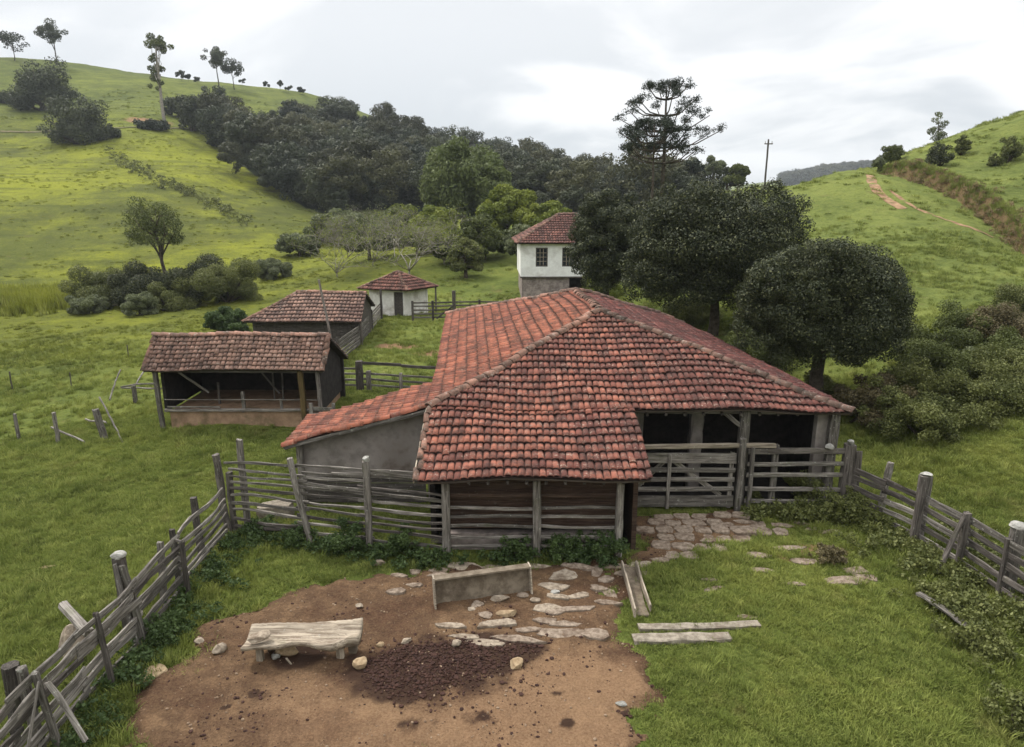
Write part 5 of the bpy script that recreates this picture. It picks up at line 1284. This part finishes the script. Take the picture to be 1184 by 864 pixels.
for i, (px, py, h) in enumerate([(158, 80, 9), (210, 92, 10), (218, 93, 7), (228, 95, 7), (280, 97, 6), (308, 102, 8), (324, 104, 9), (334, 106, 7), (346, 107, 6), (350, 108, 7)]):
    hill_tree(px, py + 2, py - h, h * 1.2, ('tiny tree on the bare hill skyline, %s' % ('left of the pale trunked tree', 'just right of the pale trunked tree', 'second right of the pale trunked tree', 'third right of the pale trunked tree', 'just right of the close pair', 'first of a row near the wood', 'tallest of a row near the wood', 'third of a row near the wood', 'fourth of a row near the wood', 'nearest the wood')[i]), 730 + i, .3, 500, ncl=9)
g = spot(83, 70); tag(beam(None, 'pole', g - [0, 0, .5], g + [0, 0, 8.0], .3, .3, M['wood'], rnd=True), 'thin pole on the left skyline beside the umbrella tree', 'pole')

# utility pole
g = at(885, 205, 88); gz_ = h1(g[0], g[1]); up_ = thing('utility_pole', 'dark wooden utility pole on the skyline above the round trees', 'pole', (g[0], g[1], gz_))
ztop = at(885, 161, 88)[2]
beam(up_, 'pole', (g[0], g[1], gz_ - .3), (g[0], g[1], ztop), .26, .26, M['wood_dark'], rnd=True, taper=.75, wob=.003)
beam(up_, 'crossarm', (g[0] - .5, g[1] - .12, ztop - .55), (g[0] + .5, g[1] - .12, ztop - .55), .1, .12, M['wood_dark'], wob=.002)
beam(up_, 'insulator', (g[0] - .4, g[1] - .12, ztop - .48), (g[0] - .4, g[1] - .12, ztop - .26), .08, .08, M['stone_white'], rnd=True, wob=0)
beam(up_, 'insulator', (g[0] + .4, g[1] - .12, ztop - .48), (g[0] + .4, g[1] - .12, ztop - .26), .08, .08, M['stone_white'], rnd=True, wob=0)

# trees on the far rise between the araucaria and the track
for i, (px, yt, Y, w, lf, lab) in enumerate([(800, 184, 150, 30, 'leaf_wood', 'bluish tree right of the araucaria trunks'), (826, 180, 155, 26, 'leaf_grey', 'pale slender tree on the rise right of the araucarias'), (855, 190, 130, 26, 'leaf_mid', 'leaning round headed tree between the araucaria and the utility pole'), (842, 196, 140, 30, 'leaf_wood', 'low dark tree below the leaning round headed one'), (780, 196, 140, 40, 'leaf_wood', 'dark tree behind the araucaria trunks')]):
    dell('leafy_tree', lab, px, yt, yt + 26, Y, w, lf, 6000, .3, 740 + i, rt=.2, ncl=18)
# right hand hill
for i, (px, py, wp, hp, lf, lab) in enumerate([(1030, 190, 22, 24, 'leaf_mid', 'shrub at the head of the cut bank beside the track'), (1085, 192, 28, 26, 'leaf_dark', 'dark round shrub on the right hill above the cut bank'), (1110, 180, 14, 22, 'leaf_shrub', 'upright shrub beside the dark round one on the right hill'), (1166, 188, 22, 30, 'leaf_shrub', 'loose shrub near the right edge on the hill'), (1150, 192, 16, 12, 'leaf_shrub', 'low shrub left of the loose one on the right hill'), (1142, 140, 26, 10, 'leaf_grey', 'grey shrub on the right hill crest'), (1015, 200, 14, 10, 'leaf_grey', 'small shrub where the track meets the skyline')]):
    g = spot(px, py); d = (g[1] * CP + (CAM_H - g[2]) * SP) / FPX; bush('bush', lab, g, wp * d, hp * d, lf, 5000, .9 * d, 760 + i)
g = at(1086, 166, 92); g[2] = h1(g[0], g[1]); cl = lumpy(at(1086, 146, 92), (1.3, 1.2, 1.9), 14, .34, 771, -1, .2)
tree('open_tree', 'small grey tree standing on the right hill skyline', 'tree', g, at(1086, 140, 92), cl, .07, 'leaf_grey', 1800, .1, None, 771, 9)

# shrub belt below the right slope
for i, (px, py, w, h, lf, lab) in enumerate([
        (1000, 486, 2.6, 2.3, 'leaf_brown', 'withered reddish brown bush under the round tree at the barn corner'), (1032, 492, 2.4, 2.3, 'leaf_shrub', 'green bush right of the withered brown bush'), (1066, 502, 2.6, 1.9, 'leaf_shrub', 'low green bush at the front of the right thicket'),
        (1052, 470, 3.0, 2.6, 'leaf_shrub', 'tall green bush behind the front of the right thicket'), (1100, 482, 3.0, 2.0, 'leaf_shrub', 'bushy green clump in the middle of the right thicket'), (1092, 452, 3.0, 2.2, 'leaf_mid', 'green bush at the back of the right thicket middle'),
        (1108, 442, 1.6, 2.0, 'leaf_grey', 'pale grey bush in the right thicket'), (1140, 470, 3.0, 2.2, 'leaf_shrub', 'green bush right of the pale grey one in the right thicket'), (1176, 452, 3.2, 2.2, 'leaf_shrub', 'bush at the right edge of the photo below the slope'),
        (1142, 430, 3.2, 2.0, 'leaf_mid', 'olive bush on the slope above the right thicket'), (1176, 404, 3.6, 2.8, 'leaf_brown', 'brownish twiggy bush high at the right edge'), (1132, 396, 3.2, 2.0, 'leaf_mid', 'light green bush on the slope left of the brownish twiggy one'), (1072, 424, 2.8, 2.4, 'leaf_mid', 'light green bush beside the round tree crown'), (1096, 400, 2.2, 1.6, 'leaf_lime', 'yellow green bush uppermost beside the round tree crown'), (1184, 360, 3.0, 2.2, 'leaf_shrub', 'bush at the right edge highest on the slope'),
        (940, 468, 2.0, 1.8, 'leaf_shrub', 'bush behind the right corner of the barn roof'), (700, 345, 3.0, 3.2, 'leaf_lime', 'fresh green bush between the white house and the barn ridge'), (882, 425, 3.0, 2.6, 'leaf_mid', 'green bush behind the right roof slope of the barn'), (800, 374, 3.2, 2.4, 'leaf_shrub', 'bush in the shade below the largest round tree')]):
    bush('bush', lab, spot(px, py), w * 1.05, h * .74, lf, int(6500 * w), .045, 800 + i, stems=8, shell=.7)
# weeds big enough to single out
for i, (px, py, w, h, lf, lab) in enumerate([(462, 642, 1.0, .85, 'leaf_fresh', 'leafy weed clump at the corral fence nearest the barn post'), (402, 640, 1.1, 1.0, 'leaf_fresh', 'leafy weed clump at the foot of the tall corral fence post'), (600, 646, .8, .7, 'leaf_fresh', 'leafy weed clump left of the middle barn post'), (655, 646, 1.0, .7, 'leaf_fresh', 'leafy weed clump right of the middle barn post'),
                                             (702, 648, 1.1, .75, 'leaf_fresh', 'dense dark green weed clump at the right barn post'), (678, 642, .8, .6, 'leaf_fresh', 'leafy weed clump between the two right barn posts'), (300, 622, 1.0, .6, 'leaf_fresh', 'weed clump at the left end of the corral fence'), (345, 628, 1.0, .5, 'leaf_fresh', 'low weed clump between the corral fence posts'),
                                             (186, 740, 1.0, .65, 'leaf_fresh', 'broad leaved weed clump against the left fence'), (930, 582, 1.3, 1.1, 'leaf_shrub', 'dark weed bush before the rails at the corner post'), (975, 600, 1.3, .9, 'leaf_shrub', 'dark weed bush at the foot of the right corner post'), (870, 584, .6, .5, 'leaf_shrub', 'small weed at the foot of the gate post'),
                                             (958, 650, .8, .45, 'leaf_brown', 'tuft of dry brown grass in the yard near the right fence'), (1170, 835, 1.0, .6, 'leaf_shrub', 'leafy weed at the lower right corner of the photo'), (1130, 745, 1.3, .6, 'leaf_shrub', 'leafy weed over the broken plank by the right fence'), (1090, 700, 1.1, .5, 'leaf_shrub', 'leafy weed above the broken plank by the right fence')]):
    g = G(px, py); bush('weed_clump', lab, g, w, h, lf, int(2600 * w), .035, 850 + i, cat='weed', stems=4, ncl=18, shell=.8)

# ------------------------------------------------------------------ scattered cover, by geometry nodes
SRC = bpy.data.collections.new('cover_sources')
def src(meshes, mat):
    c = bpy.data.collections.new('cover_kind'); 
    for i, (V, Q_, T_, at_) in enumerate(meshes):
        o = mk('cover_piece', V, Q_, T_, mat[i % len(mat)] if isinstance(mat, list) else mat, None, (0, 0, 0), False, at_); COL.objects.unlink(o); c.objects.link(o)
    return c
def scatter(name, label, cat, P, rz, sc, coll, tilt=.12):
    P = np.asarray(P, float); n_ = len(P)
    me = bpy.data.meshes.new(name); me.vertices.add(n_); me.vertices.foreach_set('co', P.astype(np.float32).ravel())
    a = me.attributes.new('turn', 'FLOAT_VECTOR', 'POINT'); r = np.random.default_rng(n_)
    a.data.foreach_set('vector', np.stack([r.normal(0, tilt, n_), r.normal(0, tilt, n_), rz], -1).astype(np.float32).ravel())
    a = me.attributes.new('size', 'FLOAT', 'POINT'); a.data.foreach_set('value', np.asarray(sc, np.float32))
    me.update(); o = bpy.data.objects.new(name, me); COL.objects.link(o)
    ng = bpy.data.node_groups.new(name, 'GeometryNodeTree')
    ng.interface.new_socket('Geometry', in_out='INPUT', socket_type='NodeSocketGeometry'); ng.interface.new_socket('Geometry', in_out='OUTPUT', socket_type='NodeSocketGeometry')
    N = ng.nodes.new; gi, go = N('NodeGroupInput'), N('NodeGroupOutput'); ip = N('GeometryNodeInstanceOnPoints'); ci = N('GeometryNodeCollectionInfo')
    ci.inputs['Collection'].default_value = coll; ci.inputs['Separate Children'].default_value = True; ci.inputs['Reset Children'].default_value = True
    na1 = N('GeometryNodeInputNamedAttribute'); na1.data_type = 'FLOAT_VECTOR'; na1.inputs['Name'].default_value = 'turn'
    na2 = N('GeometryNodeInputNamedAttribute'); na2.data_type = 'FLOAT'; na2.inputs['Name'].default_value = 'size'
    l = ng.links.new
    l(gi.outputs[0], ip.inputs['Points']); l(ci.outputs[0], ip.inputs['Instance']); ip.inputs['Pick Instance'].default_value = True
    l(na1.outputs['Attribute'], ip.inputs['Rotation']); l(na2.outputs['Attribute'], ip.inputs['Scale']); l(ip.outputs[0], go.inputs[0])
    md = o.modifiers.new('cover', 'NODES'); md.node_group = ng
    return tag(o, label, cat, None, 'stuff')

def tuft(nb, h, spread, w, seed, lean=.5):
    r = np.random.default_rng(seed); V, Q_ = [], []
    for i in range(nb):
        a = r.uniform(0, 6.283); rr_ = spread * math.sqrt(r.random()); p = np.array([rr_ * math.cos(a), rr_ * math.sin(a), -.01]); hh = h * r.uniform(.55, 1.2)
        la = a + r.normal(0, .8); ln = lean * hh * r.uniform(.3, 1.3); d = np.array([math.cos(la), math.sin(la), 0]); s = np.array([-d[1], d[0], 0]) * w * r.uniform(.7, 1.3)
        k = len(V); m1 = p + d * ln * .35 + [0, 0, hh * .62]; t_ = p + d * ln + [0, 0, hh]
        V += [p - s, p + s, m1 + s * .75, m1 - s * .75, t_ + s * .15, t_ - s * .15]; Q_ += [[k, k + 1, k + 2, k + 3], [k + 3, k + 2, k + 4, k + 5]]
    return np.array(V), np.array(Q_), None, None
TURF = src([tuft(16, .075, .10, .006, i, .8) for i in range(6)], M['grass'])
LONG = src([tuft(26, .24, .16, .010, 20 + i, .7) for i in range(6)], M['grass'])
TUSS = src([tuft(46, .30, .55, .035, 40 + i, .9) for i in range(5)], M['grass'])
def weedp(seed, h, w, lf_n, ls):
    V, Q_, ti = leaves(lumpy((0, 0, h * .5), (w, w, h * .55), 9, .45, seed, -1, .2), lf_n, ls, seed, shell=.9); return V, Q_, None, {'tint': ti}
WEED = src([weedp(i, .34, .24, 110, .040) for i in range(6)], M['leaf_fresh'])
WEED2 = src([weedp(30 + i, .40, .3, 120, .040) for i in range(6)], M['leaf_shrub'])

def blocked(x, y):
    b = (x > -2.3) & (x < 9.2) & (y > 18.5) & (y < 34)
    b |= (x > -2.0) & (x < 3.15) & (y > 15.75) & (y < 18.6)
    b |= (x > -6.1) & (x < -2) & (y > 18.6) & (y < 21)
    b |= (x > -13.3) & (x < -7.3) & (y > 25.5) & (y < 29)
    b |= (x > -16) & (x < -9.5) & (y > 41.8) & (y < 46.5)
    return b
def field(n_, r0, r1, dens=None, seed=0, azm=40, power=1.0):
    r = np.random.default_rng(seed); u = r.random(n_); rad = (r0 ** (2 - power) + u * (r1 ** (2 - power) - r0 ** (2 - power))) ** (1 / (2 - power))
    a = R(r.uniform(-azm, azm, n_)); x, y = np.sin(a) * rad, np.cos(a) * rad
    k = ~blocked(x, y)
    if dens is not None: k &= r.random(n_) < dens(x, y)
    return x[k], y[k]
def place(x, y): return np.stack([x, y, hz(x, y)], -1)
def turf_d(x, y):
    d = dirt_at(x, y); v = sstep(.12, -.25, d)
    pat = sstep(.30, .50, fbm(x, y, .8, 3, 6)); v = v * (.45 + .55 * pat)
    v = np.where((d > 0) & (d < .9), np.maximum(v, .10 * sstep(.9, .1, d) * (fbm(x, y, 2.5, 3, 11) > .5)), v)
    for (sx_, sy_, ra, rb) in SLABS:
        q_ = ((x - sx_) / (ra * .95)) ** 2 + ((y - sy_) / (rb * .95)) ** 2; v = np.where(q_ < 1, 0, v)
    for (bx_, by_, br_, bs_) in ((8.3, 16.3, 1.1, .8), (7.9, 14.4, 1.0, .6), (4.2, 14.2, .5, .5), (5.8, 11.4, .5, .4), (6.2, 16.9, 1.0, .5)):
        v = v * (1 - bs_ * sstep(1.1, .2, np.hypot((x - bx_) * .7, y - by_) / br_ + (fbm(x, y, 2.2, 3, 7) - .5) * 1.2))
    return v
x, y = field(300000, 6, 33, turf_d, 1, 52, .8)
scatter('turf', 'short grazed grass of the yard and near meadow', 'grass', place(x, y), rng.uniform(0, 6.28, len(x)), rng.uniform(.5, 1.25, len(x)) * (.45 + 1.1 * fbm(x, y, .7, 4, 3)), TURF)
def long_d(x, y):
    edge = np.exp(-((x + 7.3) / .9) ** 2) * (y < 17) + np.exp(-((x - 10.2 + .0 * y) / 1.3) ** 2) * (y < 18.5) * (y > 5)
    ff_ = np.exp(-((y - (15.9 - .2 * (x + 1.7))) / .55) ** 2) * (x > -7.5) * (x < -1.5) + np.exp(-((y - 17.9) / .35) ** 2) * (x > 6.4) * (x < 9.6)
    mead = .10 + .5 * sstep(.45, .65, fbm(x, y, .5, 3, 1)) * ((x < -8) | (x > 11) | (y > 22)) * sstep(9, 20, np.hypot(x, y))
    ins_ = (x > -7) & (x < 9) & (y < 18.5)
    return np.where(dirt_at(x, y) > .02, 0, np.clip(np.where(ins_, .04, mead) + edge * .8 + ff_ * .8, 0, 1))
x, y = field(115000, 6, 62, long_d, 2, 52, 1.1)
scatter('long_grass', 'longer meadow grass in tufts along the fences and over the meadow', 'grass', place(x, y), rng.uniform(0, 6.28, len(x)), rng.uniform(.5, 1.15, len(x)) * np.where(np.hypot(x, y) > 24, .95, .85), LONG)
def tus_d(x, y):
    d = sstep(.46, .66, fbm(x, y, .2, 4, 4)) * .5 + .06
    return d * np.where(inpoly(x, y, WOOD), 0, 1) * np.where(np.abs(bank_side(x, y)) < 1.2, .3, 1) * np.where((x > -9) & (x < -2) & (y > 29) & (y < 52), .02, 1)
x, y = field(75000, 32, 300, tus_d, 3, 52, 1.35)
_s = np.where(x < -5, .75, 1.0)
scatter('tussocks', 'tussocks of rough pasture grass over the hills', 'grass', place(x, y), rng.uniform(0, 6.28, len(x)), _s * rng.uniform(.35, .9, len(x)) * (.6 + np.hypot(x, y) / 260), TUSS)
r_ = np.random.default_rng(39); P = []
for i in range(700):
    t = r_.uniform(0, 6.6); k = int(t); q_ = BANK[k] + (BANK[k + 1] - BANK[k]) * (t - k); P.append(q_ + np.array([.35, .35]) + r_.normal(0, .28, 2))
P = np.array(P); scatter('long_grass', 'grass overhanging the top of the cut bank', 'grass', place(P[:, 0], P[:, 1]), r_.uniform(0, 6.28, len(P)), r_.uniform(.8, 1.8, len(P)), LONG)
# reeds in the wet hollow on the left
r_ = np.random.default_rng(12); P = []
a_, b_ = on(0, 352), on(112, 348)
for i in range(2600):
    f = r_.random(); q_ = a_ * (1 - f) + b_ * f; P.append((q_[0] + r_.normal(0, 2.5) - 2, q_[1] + r_.normal(0, 2.4)))
P = np.array(P); scatter('reeds', 'belt of dull tall reeds in the hollow at the left edge', 'reeds', place(P[:, 0], P[:, 1]), r_.uniform(0, 6.28, len(P)), r_.uniform(1.5, 3.4, len(P)), src([tuft(24, .42, .16, .014, 60 + i, .25) for i in range(4)], M['grass']))
# weeds along the fences
def weed_pts(seed, n_, f):
    r = np.random.default_rng(seed); P = []
    while len(P) < n_:
        q_ = f(r)
        if dirt_at(q_[0], q_[1]) < .05 and not blocked(np.array(q_[0]), np.array(q_[1])): P.append(q_)
    return np.array(P)
P = np.concatenate([weed_pts(1, 165, lambda r: (-7.0 + abs(r.normal(0, .42)) - .35, r.uniform(7.5, 16.6))), weed_pts(2, 95, lambda r: (lambda t: (FA[0] + (FB[0] - FA[0]) * t + .1, FA[1] + (FB[1] - FA[1]) * t - abs(r.normal(0, .32)) - .05))(r.random())), weed_pts(3, 24, lambda r: (r.uniform(-1.6, 2.8), 15.45 + r.normal(0, .08)))])
scatter('weeds', 'low leafy weeds along the foot of the left and corral fences', 'weeds', place(P[:, 0], P[:, 1]), rng.uniform(0, 6.28, len(P)), rng.uniform(.45, 1.2, len(P)), WEED)
def rfx(y): return np.interp(y, [6.5, 9, 11.2, 13.2, 14.9, 16.35, 18.35], [11.25, 11.2, 11.1, 10.95, 10.72, 10.4, 9.45])
P = np.concatenate([weed_pts(4, 190, lambda r: (lambda yy: (float(rfx(yy)) - .15 - abs(r.normal(0, .75)) * (1.2 if yy < 14 else .8), yy))(r.uniform(8, 18.2))), weed_pts(5, 50, lambda r: (r.uniform(6.4, 9.6), 18.0 - abs(r.normal(0, .3)))), weed_pts(6, 120, lambda r: (float(11.4) + abs(r.normal(0, .3)), r.uniform(8, 17)))])
scatter('weeds', 'rank leafy weeds and creepers along the foot of the right fence', 'weeds', place(P[:, 0], P[:, 1]), rng.uniform(0, 6.28, len(P)), rng.uniform(.5, 1.35, len(P)), WEED2)
# dry growth on the cut bank
r_ = np.random.default_rng(31); P = []
for i in range(170):
    t = r_.uniform(0, 6.6); k = int(t); q_ = BANK[k] + (BANK[k + 1] - BANK[k]) * (t - k); P.append(q_ + r_.normal(0, .45, 2))
P = np.array(P); scatter('dry_growth', 'dry brown growth hanging over the cut bank beside the track', 'dry growth', place(P[:, 0], P[:, 1]), r_.uniform(0, 6.28, len(P)), r_.uniform(.5, 1.25, len(P)), src([weedp(70 + i, .5, .4, 130, .05) for i in range(4)], M['leaf_straw']))

r_ = np.random.default_rng(33); dl = np.array([on(*p)[:2] for p in [(128, 176), (150, 192), (172, 206), (200, 218), (222, 228), (262, 246), (292, 262)]]); P = []
for i in range(170):
    t = r_.uniform(0, 5.98); k = int(t); P.append(dl[k] + (dl[k + 1] - dl[k]) * (t - k) + r_.normal(0, 1.1, 2))
P = np.array(P); scatter('ditch_growth', 'dark low growth along a ditch running down the left hill', 'growth', place(P[:, 0], P[:, 1]), r_.uniform(0, 6.28, len(P)), 1.0 + 3.4 * r_.random(len(P)) ** 2, WEED2)
r_ = np.random.default_rng(35); m_ = MB(); k = 0
while k < 1300:
    x = r_.uniform(-6.5, 5); y = r_.uniform(8.4, 18.5)
    if dirt_at(x, y) < .02 or r_.random() > .25 + .75 * vnoise(x, y, 1.1): continue
    s_ = .007 + .022 * r_.random() ** 3.5; m_.add(ICO1[0] * s_ * r_.uniform(.6, 1.4, 3) + [x, y, yz(x, y) + s_ * .2], None, ICO1[1]); k += 1
tag(m_.build('pebbles', M['crumb'], None), 'scattered pebbles and hard crumbs over the bare yard earth', 'pebbles', None, 'stuff')

r_ = np.random.default_rng(36); m_ = MB(); k = 0
while k < 1500:
    x = r_.uniform(-6.5, 5); y = r_.uniform(8.4, 18.0)
    if dirt_at(x, y) < .02 or r_.random() > sstep(.52, .72, fbm(np.array(x), np.array(y), .9, 4, 21)) + .04: continue
    s_ = .008 + .03 * r_.random() ** 4; m_.add(ICO1[0] * s_ * r_.uniform(.6, 1.5, 3) * [1, 1, .6] + [x, y, yz(x, y) + s_ * .2], None, ICO1[1]); k += 1
tag(m_.build('dung_crumbs', M['manure'], None), 'dark dung crumbs trodden into the bare yard earth', 'dung', None, 'stuff')

# ------------------------------------------------------------------ the wood on the hill
def crown_src(seed, w, h, nl, ls):
    cl = np.concatenate([lumpy((0, 0, h * .62), (w, w, h * .36), 44, .27, seed, -.6, .16, .2), lumpy((0, 0, h * .35), (w * .8, w * .8, h * .3), 12, .4, seed + 50)])
    V, Q_, ti = leaves(cl, nl, ls, seed, flat=1.5, shell=.3, tvar=.5); m_ = MB(); m_.tube([(0, 0, -1), (0, 0, h * .6)], [.25, .15], 5)
    return V, Q_, None, {'tint': ti}
CR = src([crown_src(900 + i, w, h, 5200, .24) for i, (w, h) in enumerate([(4.5, 11), (5.2, 13), (3.6, 12), (5.6, 10), (4.2, 14), (3.0, 9), (4.8, 12)])], [M['leaf_wood'], M['leaf_wood2'], M['leaf_wood']])
r_ = np.random.default_rng(44); lo, hi = WOOD.min(0), WOOD.max(0); pts = []
cell = {}
for i in range(60000):
    q_ = (r_.uniform(lo[0], hi[0]), r_.uniform(lo[1], hi[1]))
    key = (int(q_[0] // 5.6), int(q_[1] // 6.6))
    if key in cell: continue
    cell[key] = 1; pts.append(q_)
pts = np.array(pts); pts = pts[inpoly(pts[:, 0], pts[:, 1], WOOD) & (np.hypot(pts[:, 0], pts[:, 1]) > 135)]
# a fringe hides the outline, and the far ridge carries its own wood
pts = np.concatenate([pts, np.array([on(px, py)[:2] + r_.normal(0, 3, 2) for px, py in [(244, 152), (252, 160), (258, 166), (262, 172), (268, 180), (274, 186), (280, 190), (290, 199), (300, 206), (310, 214), (320, 220), (330, 228), (340, 234), (350, 240), (360, 246), (372, 249), (380, 250), (400, 249), (420, 246), (300, 160), (270, 152), (610, 262), (650, 258), (690, 258), (720, 250), (750, 246), (780, 250)]])])
pts = pts[np.hypot(pts[:, 0], pts[:, 1]) > 125]
P = place(pts[:, 0], pts[:, 1]); print('wood trees', len(P))
tag(scatter('forest', 'dark dense wood covering the hollow of the left hill', 'forest', P - [0, 0, .5], r_.uniform(0, 6.28, len(P)), r_.uniform(.55, 1.2, len(P)), CR, .04), None, None)
px_ = r_.uniform(890, 1040, 700); far = np.stack([(px_ - 592) / 800 * r_.uniform(1000, 1250, 700), np.zeros(700)], -1); far[:, 1] = far[:, 0] / ((px_ - 592) / 800)
scatter('forest', 'distant bluish wooded ridge in the gap beyond the track', 'forest', place(far[:, 0], far[:, 1]) - [0, 0, 2], r_.uniform(0, 6.28, 700), r_.uniform(.9, 1.6, 700), CR, .04)

# ------------------------------------------------------------------ sky, sun, air
wd = bpy.data.worlds.new('World'); scn.world = wd; wd.use_nodes = True; t = wd.node_tree; t.nodes.clear()
SUN_EL, SUN_AZ = R(52), R(-50)      # azimuth from +Y towards +X
N = t.nodes.new; L = t.links.new
out = N('ShaderNodeOutputWorld'); sky = N('ShaderNodeTexSky'); sky.sky_type = 'NISHITA'; sky.sun_disc = False; sky.sun_elevation = SUN_EL; sky.sun_rotation = SUN_AZ
bg1 = N('ShaderNodeBackground'); bg1.inputs[1].default_value = .09; L(sky.outputs[0], bg1.inputs[0])
tc = N('ShaderNodeTexCoord'); sp = N('ShaderNodeSeparateXYZ'); L(tc.outputs['Generated'], sp.inputs[0])
def wm(op, a, b=0.0, clamp=False):
    x = N('ShaderNodeMath'); x.operation = op; x.use_clamp = clamp
    for i, v in enumerate((a, b)):
        if isinstance(v, (int, float)): x.inputs[i].default_value = v
        else: L(v, x.inputs[i])
    return x.outputs[0]
def wr(v, a, b, c, d):
    x = N('ShaderNodeMapRange'); x.interpolation_type = 'SMOOTHSTEP'; L(v, x.inputs[0])
    for i, q_ in enumerate((a, b, c, d)): x.inputs[i + 1].default_value = q_
    return x.outputs[0]
zc_ = wm('MAXIMUM', sp.outputs[2], 0.0); dn = wm('ADD', zc_, .22)
cx = N('ShaderNodeCombineXYZ'); L(wm('DIVIDE', sp.outputs[0], dn), cx.inputs[0]); L(wm('DIVIDE', sp.outputs[1], dn), cx.inputs[1]); cx.inputs[2].default_value = 3.7
nz = N('ShaderNodeTexNoise'); L(cx.outputs[0], nz.inputs['Vector']); nz.inputs['Scale'].default_value = 1.1; nz.inputs['Detail'].default_value = 6; nz.inputs['Roughness'].default_value = .5; nz.inputs['Distortion'].default_value = .4
cl_ = wr(nz.outputs[0], .40, .58, 0.0, 1.0)
# overcast deck: grey and low in front, brighter overhead (as overcast skies are)
hor = wr(sp.outputs[2], .0, .24, 0.0, 1.0)
br = wm('ADD', wm('MULTIPLY', cl_, .62), wm('MULTIPLY', hor, .5))
mixc = N('ShaderNodeMix'); mixc.data_type = 'RGBA'; L(wm('MINIMUM', br, 1.0), mixc.inputs[0]); mixc.inputs[6].default_value = (.47, .505, .54, 1); mixc.inputs[7].default_value = (.85, .85, .85, 1)
zen = wr(sp.outputs[2], .26, .9, 1.0, 2.45)
hs = N('ShaderNodeVectorMath'); hs.operation = 'SCALE'; L(mixc.outputs[2], hs.inputs[0]); L(zen, hs.inputs['Scale'])
bg2 = N('ShaderNodeBackground'); L(hs.outputs[0], bg2.inputs[0]); bg2.inputs[1].default_value = 1.0
ms = N('ShaderNodeMixShader'); ms.inputs[0].default_value = .93; L(bg1.outputs[0], ms.inputs[1]); L(bg2.outputs[0], ms.inputs[2]); L(ms.outputs[0], out.inputs[0])

sun = bpy.data.lights.new('sun', 'SUN'); sun.energy = 2.7; sun.angle = R(10); sun.color = (1, .955, .89)
so = bpy.data.objects.new('sun', sun); COL.objects.link(so)
sd = Vector((math.sin(SUN_AZ) * math.cos(SUN_EL), math.cos(SUN_AZ) * math.cos(SUN_EL), math.sin(SUN_EL)))
so.rotation_euler = sd.to_track_quat('Z', 'Y').to_euler()

HAZE = True
if HAZE:
    hzm = bpy.data.materials.new('haze'); hzm.use_nodes = True; ht = hzm.node_tree; ht.nodes.clear()
    ho = ht.nodes.new('ShaderNodeOutputMaterial'); pv = ht.nodes.new('ShaderNodeVolumePrincipled'); pv.inputs['Color'].default_value = (.82, .88, .95, 1); pv.inputs['Density'].default_value = .00018; pv.inputs['Anisotropy'].default_value = .1
    ht.links.new(pv.outputs[0], ho.inputs['Volume'])
    zmin, zmax = float(Z.min()) - 1.5, max(float(Z.max()) + 30, 110)
    m_ = MB(); m_.box((0, 0, (zmin + zmax) / 2), (3300, 3300, zmax - zmin)); tag(m_.build('haze', hzm), 'thin pale haze filling the valley air', 'haze', None, 'stuff')

vs = scn.view_settings; vs.view_transform = 'Standard'; vs.look = 'None'; vs.exposure = 0.45; vs.gamma = 1.0; vs.use_curve_mapping = False
cy = scn.cycles; cy.max_bounces = 6; cy.diffuse_bounces = 3; cy.glossy_bounces = 2; cy.transmission_bounces = 3; cy.transparent_max_bounces = 4; cy.volume_bounces = 0
cy.use_denoising = True
